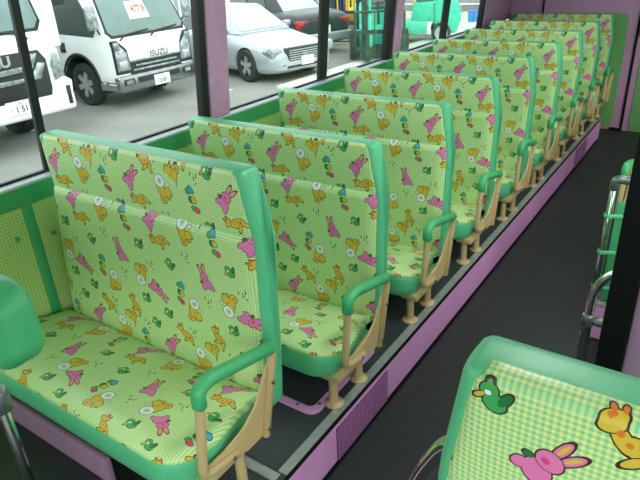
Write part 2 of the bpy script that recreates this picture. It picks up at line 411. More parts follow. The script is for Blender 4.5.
# left wall: board below the glass, header above it
box('wall_left', XL-0.06, XL, YF, YR, ZA-0.06, 0.705, M['wallgreen'], **S)
box('wall_left_header', XL-0.06, XL+0.09, YF, YR, 1.495, ZC, M['mauve'], **S)
box('wall_right', XR, XR+0.06, 0.47, YR, ZA-0.06, 0.60, M['wallgreen'], **S)
box('wall_right_header', XR-0.09, XR+0.06, YF, YR, 1.495, ZC, M['mauve'], **S)
box('wall_front', XL, XR, YF-0.06, YF, ZA, 0.42, M['plastic'], **S)
box('wall_back', XL, XR, YR, YR+0.06, ZA, ZC, M['mauve'], **S)
# riser faces of the seat platforms and their edge strips
box('trim_1', -0.776, -0.770, -0.2, 5.05, ZA+0.012, -0.004, M['pink'], **S)
box('trim_2', -0.7785, -0.7695, 0.555, 5.05, -0.004, 0.003, M['black'], **S)
box('trim_3', -0.809, -0.7785, 0.878, 5.03, 0.0, 0.004, M['steel'], **S)
box('trim_4', XL, -0.796, 0.842, 0.872, 0.0, 0.0045, M['steel'], bevel=0.0015, **S)
box('trim_5', -0.776, -0.764, -0.2, 5.05, ZA, ZA+0.014, M['black'], **S)
box('trim_6', -0.25, XR, 2.194, 2.2, ZA+0.01, 0.0, M['pink'], **S)
box('trim_7', -0.256, -0.25, 2.2, YR, ZA+0.01, 0.0, M['pink'], **S)
box('trim_8', -0.256, XR, 2.19, 2.22, 0.0, 0.006, M['steel'], **S)
box('trim_9', -0.782, -0.764, 5.03, 5.056, ZA, 0.006, M['mauve'], **S)
# sill strip along the left wall
box('trim_10', XL-0.06, XL+0.010, YF, 4.93, 0.705, 0.7145, M['sill'], bevel=0.003, **S)
# gingham inset below the board, with snap strips
box('wall_left_panel', XL, XL+0.008, YF, 4.9, 0.12, 0.645, M['wallcheck'], **S)
n = 11
for i in range(14):
    y = -1.2+0.545*i*0.82 if False else 0.845-0.52*3+0.52*i
    if y > 4.8 or y < -1.3: continue
    st = box('trim_%d' % n, XL+0.008, XL+0.013, y-0.017, y+0.017, 0.12, 0.645, M['green_dark'], bevel=0.002, **S); n += 1
    for dy, z in ((-0.055, 0.555), (0.06, 0.53)):
        lathe('snap_knob', [(0.008, 0), (0.008, 0.004), (0.004, 0.007)], M['green_dark'], st, 10, 'X', (XL+0.008, y+dy, z))
# window pillars and frames on the left; the glazed side leans in a little towards the roof
def tilt(o, sgn=1):
    for v in o.data.vertices:
        if v.co.z > 0.7145: v.co.x += sgn*0.1*(v.co.z-0.7145)
    for c in o.children: tilt(c, sgn)
for (y0, y1, bw) in ((1.672, 1.786, 0.032), (3.235, 3.332, 0.06), (4.765, YR, 0.03)):
    tilt(box('trim_%d' % n, XL-0.036, XL+0.004, y0-bw, y0, 0.7145, 1.56, M['dkframe'], bevel=0.004, **S)); n += 1
    tilt(box('trim_%d' % n, XL-0.036, XL+0.012, y0, y1, 0.7145, 1.56, M['pillar'] if y1 < YR else M['mauve'], bevel=0.008, **S)); n += 1
ZW = 1.50
wins = [(YF+0.02, 0.967), (0.967, 1.72), (1.80, 2.538), (2.538, 3.27), (3.335, 4.08), (4.08, 4.87)]
def window(i, x, y0, y1, w0, w1, z0=0.7145, z1=ZW, sgn=1):
    p = box('window_%d' % i, x-0.002, x+0.002, y0, y1, z0, z1, M['glass'], **S)
    for (a, b, c, d) in ((y0, y0+w0, z0, z1), (y1-w1, y1, z0, z1), (y0+w0, y1-w1, z0, z0+0.008), (y0+w0, y1-w1, z1-0.02, z1)):
        box('frame', x-0.007, x+0.007, a, b, c, d, M['dkframe'], p)
    tilt(p, sgn)
widths = [(0.02, 0.012), (0.013, 0.050), (0.02, 0.037), (0.037, 0.085), (0.02, 0.05), (0.05, 0.11)]
for i, ((y0, y1), (w0, w1)) in enumerate(zip(wins, widths)): window(i+1, XL-0.035, y0, y1, w0, w1)
rw = [(0.55, 1.9), (1.98, 3.3), (3.38, 4.8)]
for i, (y0, y1) in enumerate(rw): window(i+7, XR+0.03, y0, y1, 0.03, 0.03, 0.60)
for (y0, y1) in ((0.47, 0.55), (1.9, 1.98), (3.3, 3.38), (4.8, YR)):
    box('trim_%d' % n, XR, XR+0.06, y0, y1, 0.58, 1.52, M['mauve'], bevel=0.006, **S); n += 1
# windscreen behind the camera and the passenger door glass
ws = box('window_10', XL, XR, YF-0.03, YF-0.026, 0.42, ZC, M['glass'], **S)
box('frame', XL, XR, YF-0.05, YF-0.01, 0.42, 0.46, M['dkframe'], ws)
dr = box('window_11', XR+0.02, XR+0.024, YF+0.02, 0.47, -0.16, 1.50, M['glass'], **S)
box('frame', XR+0.01, XR+0.034, YF+0.02, 0.47, -0.164, -0.10, M['dkframe'], dr)
# rear wall double door with rounded green inset panels
def rounded_rect(x0, x1, z0, z1, r, n=6):
    out = []
    for (cx, cz, a0) in ((x1-r, z1-r, 0), (x0+r, z1-r, 90), (x0+r, z0+r, 180), (x1-r, z0+r, 270)):
        for k in range(n+1):
            a = math.radians(a0+90*k/n); out.append((cx+r*math.cos(a), cz+r*math.sin(a)))
    return out
door = box('door_1', -1.40, XR-0.02, YR-0.02, YR, ZA, 1.45, M['mauve'], **S)
prism('door_panel', rounded_rect(-1.30, -0.735, ZA+0.02, 0.772, 0.05), 'Y', YR-0.027, YR-0.02, M['doorcheck'], door)
prism('door_panel', rounded_rect(-0.602, 0.20, ZA+0.0, 0.772, 0.05), 'Y', YR-0.027, YR-0.02, M['doorcheck'], door)
box('door_seal', -0.668, -0.650, YR-0.03, YR-0.02, ZA, 1.45, M['black'], door)
box('door_seal', -0.745, -0.655, YR-0.05, YR-0.02, ZA, ZA+0.02, M['black'], door)
box('door_seal', -1.41, -1.398, YR-0.03, YR-0.02, 0.2, 1.45, M['black'], door)

# two unseen fill lamps on the ceiling, added to brighten the cabin
def fill_lamp_mat():
    m, nt, b = new_mat('fill_lamp_diffuser'); b.inputs['Base Color'].default_value = (0.9, 0.9, 0.9, 1)
    b.inputs['Emission Color'].default_value = (0.97, 1.0, 0.97, 1); b.inputs['Emission Strength'].default_value = 9.5
    return m
M['fill_diffuser'] = fill_lamp_mat()
for i, y in enumerate((1.55, 3.4)):
    cl = empty('fill_lamp', (-0.30, y, ZC), label='added unseen fill lamp on the ceiling above the ' + ('front', 'rear')[i] + ' of the aisle', cat='lamp')
    box('fill_lamp_housing', -0.10, 0.10, -0.42, 0.42, -0.02, 0.0, M['ceiling'], cl, 0.005)
    box('fill_diffuser', -0.085, 0.085, -0.40, 0.40, -0.045, -0.02, M['fill_diffuser'], cl, 0.008)

# ------------------------------------------------------------------ benches
# side profile (y, z): front edge and rear edge of the backrest shell, local to its top front right corner
FR = [(0.05, 0.0), (0.17, 0.003), (0.31, 0.006), (0.45, 0.007), (0.55, 0.009), (0.62, 0.007), (0.70, 0.002), (0.766, 0.0)]
RE = [(0.05, 0.060), (0.17, 0.068), (0.31, 0.074), (0.45, 0.077), (0.60, 0.080), (0.70, 0.077), (0.766, 0.070)]
# the aisle-side edge swells outwards below the headrest
FL = [(0.05, 0.010), (0.31, 0.018), (0.45, 0.019), (0.53, 0.023), (0.585, 0.025), (0.63, 0.021), (0.70, 0.008), (0.766, 0.0)]
def interp(tab, z):
    if z <= tab[0][0]: return tab[0][1]
    for (a, b), (c, d) in zip(tab, tab[1:]):
        if z <= c:
            t = (z-a)/(c-a); return b+(d-b)*t
    return tab[-1][1]
def smooth_tab(tab, z, h=0.02): return sum(interp(tab, z+h*k/2) for k in (-2, -1, 0, 1, 2))/5
ZT, ZB = 0.772, 0.10
# and the wall side widens towards the cushion
FW = [(0.05, 0.070), (0.20, 0.066), (0.31, 0.056), (0.45, 0.030), (0.55, 0.010), (0.62, 0.0), (0.77, 0.0)]
def flare(x, z, w, wall=1.0): return x+smooth_tab(FL, z)*max(0, (x+w)/w)**2-wall*smooth_tab(FW, z)*max(0, -x/w)**2
def shell_bm(w):
    bm = bmesh.new(); R = 0.015
    st = [(-w, R), (-w+0.3*R, 0.29*R), (-w+0.65*R, 0.07*R), (-w+R, 0.0)]
    k = 8
    st += [(-w+R+(w-2*R)*i/k, 0.0) for i in range(1, k)]
    st += [(-R, 0.0), (-0.65*R, 0.07*R), (-0.3*R, 0.29*R), (0, R)]
    rings = []
    for (x, d) in st:
        zt = ZT-d*0.9; ring = []
        zf = [ZB+d+(zt-0.010-ZB-d)*i/16 for i in range(17)]; zr = [ZB+d+(zt-0.024-ZB-d)*i/16 for i in range(17)]
        F = [(smooth_tab(FR, z)+d, z) for z in zf]; B = [(smooth_tab(RE, z)-d, z) for z in zr]
        f, b = F[-1], B[-1]; arc = []
        for i in range(1, 10):
            a = PI*i/10; t = (1-math.cos(a))/2
            lo = f[1] if t < 0.5 else f[1]+(b[1]-f[1])*(2*t-1)**3
            arc.append((f[0]+(b[0]-f[0])*t, lo+(zt-lo)*math.sin(a)**0.6))
        rings.append([bm.verts.new((flare(x, z, w), y, z)) for (y, z) in F+arc+B[::-1]])
    m = len(rings[0])
    for A, B in zip(rings, rings[1:]):
        for i in range(m): bm.faces.new((A[i], A[(i+1) % m], B[(i+1) % m], B[i]))
    bm.faces.new(rings[0]); bm.faces.new(rings[-1][::-1])
    return bm
def pad_bm(w, z0, z1, puff, edge, top_edge, uoff, voff, mx=0.011, wrap=0.0):
    """animal-print pad lying on the front of the shell between z0 and z1"""
    bm = bmesh.new(); uvl = bm.loops.layers.uv.new('UVMap')
    ys = lambda t: t
    nx, nz = 26, 18
    def warp(n, e):
        # more rows close to the edges
        return sorted(set([0, .004, .012, .03, .06]+[i/n for i in range(1, n)]+[.94, .97, .988, .996, 1]))
    us, vs = warp(nx, 0), warp(nz, 0)
    def fall(d, e): return 1-(1-min(1, max(0, d)/e))**2.4
    grid = []
    lip = []
    if wrap:
        f0, b0 = smooth_tab(FR, ZT-0.010), smooth_tab(RE, ZT-0.024)
        for k in range(1, 8):
            an = PI*wrap*k/7; t = (1-math.cos(an))/2
            lo = ZT-0.010 if t < 0.5 else ZT-0.010-0.014*(2*t-1)**3
            lip.append((f0+(b0-f0)*t, lo+(ZT-lo)*math.sin(an)**0.6, 0.0022*(1-(k/7)**4)-0.003*(k == 7)))
    for a in us:
        col = []
        for b in vs:
            z = z0+(z1-z0)*b
            mz = mx+(0.004*max(0, (z-0.725)/(ZT-0.735))**2 if wrap else 0)
            x = -w+mz+(w-2*mz)*a
            dx = min(a, 1-a)*(w-2*mx)
            h = fall(dx, 0.045)*(1 if wrap else fall((1-b)*(z1-z0), top_edge))*fall(b*(z1-z0), edge)
            hb = fall(dx, 0.030)*fall(b*(z1-z0), edge)
            if wrap: h *= 1-0.75*max(0, (b-0.5)*2)**2
            e = min(1, dx/0.008)
            col.append((bm.verts.new((flare(x, z, w), smooth_tab(FR, z)+0.004-0.006*min(1, (hb if wrap else h)*3)-puff*h, z)), z))
        for k, (y, z, off) in enumerate(lip):
            m2 = mx+0.004+0.005*min(1, (k+1)/4); dd = min(a, 1-a)*(w-2*mx); off = off if dd > 0.007 else (off*0.5 if dd > 0.004 else -0.004); xx = -w+m2+(w-2*m2)*a
            col.append((bm.verts.new((xx, y-off*0.5, z+off)), z1+(y-f0)))
        grid.append(col)
    for i in range(len(us)-1):
        for j in range(len(grid[0])-1):
            q = (grid[i][j], grid[i+1][j], grid[i+1][j+1], grid[i][j+1])
            f = bm.faces.new([v for v, _ in q])
            for l, (v, sv) in zip(f.loops, q): l[uvl].uv = (v.co.x+uoff, sv+voff)
    return bm
YFRONT = -0.355
def cushion_outline(w, xr, n=8):
    """plan outline of the seat cushion, front corners rounded"""
    r = 0.075; pts = []
    y1 = 0.0
    for k in range(n+1):
        a = math.radians(270+90*k/n); pts.append((xr-r+r*math.cos(a), YFRONT+r+r*math.sin(a)))
    for k in range(1, 6): pts.append((xr-(0.0)*k, YFRONT+r+(y1-YFRONT-r)*k/5))
    for k in range(1, 12): pts.append((xr-(xr+w)*k/12, y1))
    for k in range(0, 5): pts.append((-w, y1-(y1-YFRONT-r)*k/5))
    for k in range(n+1):
        a = math.radians(180+90*k/n); pts.append((-w+r+r*math.cos(a), YFRONT+r+r*math.sin(a)))
    for k in range(1, 12): pts.append((-w+r+(xr-r+w-r)*k/12, YFRONT))
    return pts
def cushion_bms(w, xr, uoff, voff):
    w = w+0.066
    pts = cushion_outline(w, xr); n = len(pts)
    cx, cy = (xr-w)/2, YFRONT/2
    def ring(bm, inset, z):
        out = []
        for (x, y) in pts:
            sx = 1-inset/((xr+w)/2); sy = 1-inset/(-YFRONT/2)
            # a saddle: a little fuller at the front
            yy = cy+(y-cy)*sy
            xx = cx+(x-cx)*sx
            if xx > 0: xx *= 1-min(1, max(0, (yy+0.22)/0.14))
            out.append(bm.verts.new((xx, yy, z-0.072*(yy-YFRONT)/0.33*(1 if z > 0.19 else 0.25))))
        return out
    g = bmesh.new()
    rr = [ring(g, i, z) for (i, z) in ((0.05, 0.128), (0.014, 0.130), (0.004, 0.140), (0.0, 0.165), (-0.002, 0.20), (0.0, 0.222), (0.004, 0.227))]
    for A, B in zip(rr, rr[1:]):
        for i in range(n): g.faces.new((A[i], A[(i+1) % n], B[(i+1) % n], B[i]))
    g.faces.new(rr[0][::-1]); g.faces.new(rr[-1])
    c = bmesh.new(); uvl = c.loops.layers.uv.new('UVMap')
    rr = [ring(c, i, z) for (i, z) in ((0.003, 0.216), (-0.0015, 0.222), (0.002, 0.230), (0.012, 0.241), (0.03, 0.249), (0.06, 0.254), (0.10, 0.256), (0.15, 0.257))]
    for A, B in zip(rr, rr[1:]):
        for i in range(n): c.faces.new((A[i], A[(i+1) % n], B[(i+1) % n], B[i]))
    c.faces.new(rr[-1])
    for f in c.faces:
        for l in f.loops: l[uvl].uv = (l.vert.co.x+uoff, l.vert.co.y-max(0, 0.245-l.vert.co.z)*min(1, max(0, (-l.vert.co.y-0.25)/0.08))+voff)
    return g, c
MIRU = 0.06
def mirror_x(bm, on):
    if on:
        uvl = bm.loops.layers.uv.get('UVMap')
        if uvl:
            for f in bm.faces:
                for l in f.loops: l[uvl].uv = (MIRU-l[uvl].uv.x, l[uvl].uv.y)
        for v in bm.verts: v.co.x = -v.co.x
        bmesh.ops.reverse_faces(bm, faces=bm.faces[:])
    return bm
AX = 0.068
def bolt(parent, x, y, z, s=1, r=0.006):
    prof = [(r, -0.002), (r, 0.002), (r*0.6, 0.004)]
    bm = bm_lathe([(a, h*s) for a, h in prof], 10, 'X', (x*s, y, z))
    return link_bm('bolt', bm, M['bolt'], parent, 40)
def make_bench(w=0.788, flip=False, arm=True, floor=0.0, side_legs=True, shear=0.0, uv=(0, 0), wrap=0.24):
    s = -1 if flip else 1
    root = empty('passenger_bench')
    def put(name, bm, material, parent, sm=50):
        if shear:
            for v in bm.verts: v.co.x += -s*0 + (-shear if flip else shear)*(ZT-v.co.z)
        return link_bm(name, mirror_x(bm, flip), material, parent, sm)
    back = put('backrest', shell_bm(w), M['green'], root)
    put('headrest_pad', pad_bm(w, 0.606, ZT-0.010, 0.005, 0.02, 0.012, 0.104+uv[0], -0.707+uv[1], wrap=wrap), M['animal'], back, 180)
    put('back_pad', pad_bm(w, 0.13, 0.622, 0.020, 0.05, 0.030, 0.044+uv[0], -0.608+uv[1]), M['animal'], back, 180)
    xr = 0.040 if arm else 0.0
    g, c = cushion_bms(w, xr, 0.11+uv[0], 0.05+uv[1])
    seat = link_bm('seat_cushion', mirror_x(g, flip), M['green'], root, 50)
    link_bm('seat_cover', mirror_x(c, flip), M['animal'], seat, 180)
    if arm:
        P = lambda y, z, x=AX: (s*x, y, z)
        path = fillet([P(-0.088, 0.120), P(-0.030, 0.348), P(-0.245, 0.398), P(-0.270, 0.385), P(-0.300, 0.172), P(-0.190, 0.152)], [0, 0.03, 0.03, 0.03, 0.03, 0], 6)
        fr = tube('armrest_frame', path, 0.0112, M['tan'], root, 12)
        plate = [(-0.036, 0.325), (-0.058, 0.300), (-0.085, 0.255), (-0.112, 0.220), (-0.155, 0.192), (-0.22, 0.180), (-0.29, 0.178), (-0.285, 0.162), (-0.20, 0.140), (-0.15, 0.122), (-0.09, 0.122)]
        prism('gusset_plate', plate, 'X', s*(AX-0.010), s*(AX-0.003), M['tan'], fr)
        pp = fillet([P(-0.040, 0.356), P(-0.236, 0.404), P(-0.274, 0.397), P(-0.2745, 0.356)], [0, 0.03, 0.03, 0], 6)
        bm = bm_tube(pp, 0.0170, 12, 0.95)
        link_bm('armrest_pad', bm, M['green_dark'], fr, 50)
        for (y, z) in ((-0.052, 0.265), (-0.083, 0.142), (-0.21, 0.156)): bolt(fr, AX+0.010, y, z, s)
    # underframe
    b = box('seat_bracket', min(s*-0.02, s*0.052), max(s*-0.02, s*0.052), -0.31, -0.06, 0.105, 0.13, M['tan'], root, 0.006)
    box('cross_beam', min(-s*w*0.97, s*0.0), max(-s*w*0.97, s*0.0), -0.19, -0.15, 0.108, 0.129, M['tan'], root, 0.004)
    legs = ((0.012, -0.285), (0.017, -0.14), (-w*0.9, -0.285), (-w*0.9, -0.14))
    for (x, y) in legs:
        l = lathe('leg', [(0.0145, floor+0.004), (0.0145, 0.112)], M['tan'], root, 14, 'Z', (s*x, y, 0))
        lathe('leg_flange', [(0.030, floor), (0.031, floor+0.004), (0.026, floor+0.009), (0.017, floor+0.013), (0.0146, floor+0.022)], M['tan'], l, 18, 'Z', (s*x, y, 0))
    return root

GRP = 'green gingham benches along the left windows'
first = make_bench(w=0.775, floor=-0.098)
first.location = (-0.837, 0.892, 0.098)
props(first, 'largest gingham bench in full view, nearest of the row, with its whole cushion showing', 'seat', GRP)
bench_labels = ['gingham bench directly behind the nearest full-view bench, above the pink-framed floor hatch',
 'third gingham bench from the front of the window row, just past the first pink pillar',
 'fourth gingham bench from the front of the window row',
 'fifth gingham bench from the front of the window row',
 'sixth gingham bench from the front of the window row',
 'seventh gingham bench from the front, third from the rear wall',
 'eighth gingham bench from the front, second from the rear wall',
 'rearmost gingham bench of the window row, against the mauve rear wall']
second = make_bench()
props(second, None, 'seat', GRP)
for k, lb in enumerate(bench_labels):
    o = second if k == 0 else copy_tree(second); o.location = (-0.837, 1.476+0.545*k, 0.0); o['label'] = lb
# bench in the right foreground and two beside the aisle
fg = make_bench(w=0.53, flip=True, arm=False, floor=-0.348, shear=-0.0, uv=(-0.009, 0.009), wrap=0.40)
fg.location = (-0.153, 0.432, 0.163)
props(fg, 'close-up gingham bench back in the lower right corner, with giraffe and bird print', 'seat')
GR = 'green gingham benches on the right of the aisle'
rb = make_bench(w=0.56, flip=True, arm=True, floor=0.0, uv=(0.2, 0.1))
rb.location = (-0.212, 2.98, 0.0)
props(rb, 'gingham bench right of the aisle, partly seen behind the green guard board', 'seat', GR)
r2 = copy_tree(rb); r2.location = (-0.212, 3.525, 0.0); r2['label'] = 'farther gingham bench right of the aisle, its green edge showing beside the black post'

# ------------------------------------------------------------------ fittings inside the bus
# pink-framed floor hatch under the second bench
h = empty('floor_hatch', (-1.02, 1.31, 0.0), label='pink flat hatch frame on the black floor under the second bench', cat='hatch')
def ring_frame(x0, x1, y0, y1, t, r, z0, z1):
    o = rounded_rect(x0, x1, y0, y1, r); i = rounded_rect(x0+t, x1-t, y0+t, y1-t, max(r-t*0.5, 0.008)); bm = bmesh.new(); n = len(o)
    A = [[bm.verts.new((p[0], p[1], z)) for p in L] for L in (o, i) for z in (z0, z1)]
    for a, b in ((0, 1), (1, 3), (3, 2), (2, 0)):
        for k in range(n): bm.faces.new((A[a][k], A[a][(k+1) % n], A[b][(k+1) % n], A[b][k]))
    return bm
link_bm('hatch_frame', ring_frame(-0.43, 0.178, -0.205, 0.20, 0.028, 0.035, 0.0, 0.005), M['pink'], h, 40)
link_bm('hatch_lid', bm_prism(rounded_rect(-0.401, 0.149, -0.176, 0.171, 0.018), 'Z', 0.0, 0.003), M['platform'], h, 40)
for i in range(5):
    lathe('screw', [(0.006, 0.005), (0.005, 0.007)], M['bolt'], h, 10, 'Z', (0.160, -0.15+0.075*i, 0))
for i in range(3):
    lathe('screw', [(0.006, 0.005), (0.005, 0.007)], M['bolt'], h, 10, 'Z', (0.10-0.16*i, -0.187, 0))
# strip screws
for i, y in enumerate((0.885, 1.02, 1.75, 2.3, 2.9, 3.5)):
    pass
hb = empty('heater_box', (-1.36, 1.33, 0.0), label='pink heater box on the floor under the second bench by the wall', cat='heater')
box('housing', -0.12, 0.22, -0.06, -0.01, 0.0055, 0.10, M['pink'], hb, 0.006)
box('air_slot', -0.08, 0.15, -0.064, -0.059, 0.03, 0.07, M['black'], hb)
wb = empty('step_box', (-1.39, 0.565, 0.0), label='mauve boxed ledge on the floor in front of the nearest bench', cat='ledge')
box('ledge_body', -0.305, 0.295, -0.009, 0.010, 0.0, 0.175, M['mauvedark'], wb, 0.006)
# vents in the pink riser
for i, (y0, y1, lb) in enumerate(((1.115, 1.442, 'perforated pink vent grille in the riser beside the second bench'), (4.24, 4.60, 'perforated pink vent grille in the riser near the rear benches'))):
    v = box('vent_grille', -0.770, -0.766, y0, y1, -0.150, -0.020, M['grille'], label=lb, cat='vent')
    v.location = (0, 0, 0)
# chrome partition rail with elbow at the aisle edge, green guard board strapped to it
def clamp(name, parent, c, r, axis='Z', hgt=0.03):
    return lathe(name, [(r, -hgt/2), (r*1.12, -hgt/2+0.003), (r*1.12, hgt/2-0.003), (r, hgt/2)], M['clampgrey'], parent, 16, axis, c)
pr = empty('partition_rail', (-0.256, 2.215, ZA), label='upright chrome rail with dark elbow joint at the green guard board', cat='rail')
tube('rail_post', [(0, 0, 0.0), (0, 0, 0.668)], 0.0125, M['chrome'], pr, 14)
tube('elbow_joint', fillet([(0, 0, 0.64), (0, 0, 0.68), (0.06, 0, 0.68)], 0.03), 0.0160, M['clampgrey'], pr, 14)
tube('top_rail', [(0.05, 0, 0.68), (0.66, 0, 0.68)], 0.0135, M['chrome'], pr, 14)
lathe('foot_flange', [(0.03, 0), (0.03, 0.004), (0.015, 0.008)], M['chrome'], pr, 16)
gb = empty('guard_board', (-0.238, 2.240, 0.0), label='green vinyl guard board strapped to the chrome rail right of the aisle', cat='board')
box('board', 0.0, 0.62, -0.008, 0.008, 0.012, 0.425, M['green_dark'], gb, 0.005)
for z in (0.375, 0.225, 0.07):
    tube('strap', [(-0.018+0.0165*math.cos(a), -0.025+0.0165*math.sin(a), z) for a in [math.radians(30+300*k/16) for k in range(2, 17)]]+[(0.06, -0.0105, z)], 0.0024, M['green'], gb, 8, 3.4)
# bent grab rail nearer the camera
br = empty('grab_rail', (-0.20, 1.68, ZA), label='bent chrome grab rail with clamp, left of the black post', cat='rail')
tube('rail_post', fillet([(0, 0, 0), (0.0, 0.01, 0.60), (0.50, 0.01, 0.60)], 0.14, 10), 0.0135, M['chrome'], br, 14)
clamp('clamp', br, (0, 0.004, 0.405), 0.017, 'Z', 0.034)
tube('side_arm', [(0.012, 0.004, 0.405), (0.56, 0.004, 0.405)], 0.0115, M['chrome'], br, 12)
clamp('clamp', br, (0.034, 0.004, 0.405), 0.0145, 'X', 0.026)
lathe('foot_flange', [(0.032, 0), (0.032, 0.004), (0.016, 0.008)], M['chrome'], br, 16)
# black edged pink partition beside the entrance
pt = empty('partition_panel', (-0.093, 1.0, ZA), label='pink partition panel with a wide black edge post at right', cat='partition')
box('edge_post', 0.0, 0.044, -0.02, 0.02, 0.0, ZC-ZA, M['black'], pt, 0.004)
box('panel', 0.044, 0.545, -0.008, 0.008, 0.0, 1.02, M['mauve'], pt, 0.003)
# chrome hand rail beside the foreground bench
hr = empty('hand_rail', (-0.22, 0.60, ZA), label='curved chrome hand rail left of the close-up bench', cat='rail')
tube('rail', fillet([(-0.06, 0.03, 0.0), (-0.06, 0.0, 0.70), (0.02, -0.03, 0.875), (0.16, -0.03, 0.875)], [0, 0.16, 0.08, 0], 10), 0.0125, M['chrome'], hr, 14)
lathe('foot_flange', [(0.03, 0), (0.03, 0.004), (0.015, 0.008)], M['chrome'], hr, 16, 'Z', (-0.06, 0.03, 0))
# padded guard behind the driver, on a chrome post with a dark clamp
dg = empty('driver_guard', (-1.185, 0.405, 0.093), label='green padded guard cushion on a chrome post at the left picture edge', cat='guard')
link_bm('pad', bm_prism([(-0.46, 0.37), (-0.10, 0.43), (0.225, 0.545), (0.262, 0.58), (0.255, 0.685), (0.215, 0.710), (-0.46, 0.715)], 'Y', -0.045, 0.03, 0.022, 4), M['green_dark'], dg, 50)
tube('post', [(0.02, 0, 0), (0.02, 0, 0.50)], 0.0125, M['chrome'], dg, 14)
clamp('clamp', dg, (0.02, 0, 0.36), 0.020, 'Z', 0.055)
lathe('foot_flange', [(0.03, 0), (0.03, 0.004), (0.015, 0.008)], M['bolt'], dg, 16, 'Z', (0.02, 0, 0))
rd = empty('red_marker', (-0.60, YR-0.03, 0.70), label='small red block on the rear wall at the right picture edge', cat='marker')
box('block', -0.045, 0.05, -0.03, 0.01, -0.09, 0.09, M['redbox'], rd, 0.006)

# ------------------------------------------------------------------ outdoors: the yard
G = -0.80
box('ground', -60, 25, -25, 60, G-0.1, G, M['asphalt'], **S)
box('pavement', -6.66, -3.2, 8.3, 15.0, G, G+0.05, M['concrete'], **S)
box('trim_90', -7.9, -7.38, 7.86, 7.94, G, G+0.004, M['line'], **S)
box('pavement_far', -30, -6.0, 15.6, 22.0, G, G+0.03, M['concrete'], **S)

def wheel(parent, x, y, r, wd, side, spokes=5, name='wheel', hub=None):
    """side -1: outer face towards -y"""
    t = lathe(name, [(r*0.3, -wd/2+0.075), (r*0.66, -wd/2+0.075), (r*0.68, -wd/2), (r*0.9, -wd/2), (r, -wd/2+0.03), (r, wd/2-0.03), (r*0.9, wd/2), (r*0.68, wd/2), (r*0.66, wd/2-0.075), (r*0.3, wd/2-0.075)], M['tyre'], parent, 28, 'Y', (x, y, r))
    ys = y+side*(wd/2-0.035)
    rim = bm_lathe([(r*0.64, ys-side*0.05), (r*0.66, ys+side*0.03), (r*0.60, ys+side*0.03), (r*0.56, ys-side*0.02), (r*0.2, ys-side*0.03)], 28, 'Y', (x, 0, r))
    rm = link_bm('rim', rim, M['plastic'] if spokes else M['alloy'], t, 40)
    for k in range(spokes):
        a = 2*PI*k/spokes+0.3
        ca, sa = math.cos(a), math.sin(a)
        pts = [(x+ca*r*0.08-sa*r*0.11, r+sa*r*0.08+ca*r*0.11), (x+ca*r*0.63-sa*r*0.13, r+sa*r*0.63+ca*r*0.13), (x+ca*r*0.63+sa*r*0.13, r+sa*r*0.63-ca*r*0.13), (x+ca*r*0.08+sa*r*0.11, r+sa*r*0.08-ca*r*0.11)]
        prism('spoke', pts, 'Y', min(ys-side*0.02, ys+side*0.02), max(ys-side*0.02, ys+side*0.02), M['alloy'], rm)
    lathe('hub', [(r*0.22, ys-0.025), (r*0.22, ys+0.025)], M['alloy'], rm, 16, 'Y', (x, 0, r))
    return t
def text_front(x, y, z, tilt=0.0):
    """matrix that stands text up facing +X (reads from the front)"""
    return Matrix.Translation((x, y, z)) @ Matrix(((0, 0, 1, 0), (1, 0, 0, 0), (0, 1, 0, 0), (0, 0, 0, 1)))
def number_plate(parent, x, y, z, w, hgt, txt, small):
    p = box('number_plate', x, x+0.012, y-w/2, y+w/2, z-hgt/2, z+hgt/2, M['plate'], parent)
    lettering('plate_number', txt, hgt*0.62, text_front(x+0.013, y, z-hgt*0.13), M['ink'], p, 0.001, 0.95, 0.002)
    if small: lettering('plate_region', small, hgt*0.25, text_front(x+0.013, y, z+hgt*0.33), M['ink'], p, 0.001)
    return p

def surround(t, fr, q):
    bm = bmesh.new(); k = len(q)
    f0 = [bm.verts.new((fr(z)+0.007, y, z)) for y, z in q]; f1 = [bm.verts.new((fr(z)-0.03, y, z)) for y, z in q]
    bm.faces.new(f0); bm.faces.new(f1[::-1])
    for i in range(k): bm.faces.new((f0[i], f1[i], f1[(i+1) % k], f0[(i+1) % k]))
    return link_bm('screen_surround', bm, M['plastic'], t)
def wheel_well(parent, xw, zw, r, y0, y1):
    arc = lambda q: [(xw+q*math.cos(math.radians(d)), zw+q*math.sin(math.radians(d))) for d in range(-20, 201, 10)]
    bm = bm_prism(arc(r)+arc(r-0.012)[::-1], 'Y', y0, y1)
    w = link_bm('wheel_well', bm, M['plastic'], parent, 40)
    s = 1 if y1 > 0 else -1
    prism('well_panel', arc(r-0.012), 'Y', (y0 if s > 0 else y1-0.02), (y0+0.02 if s > 0 else y1), M['black'], w)
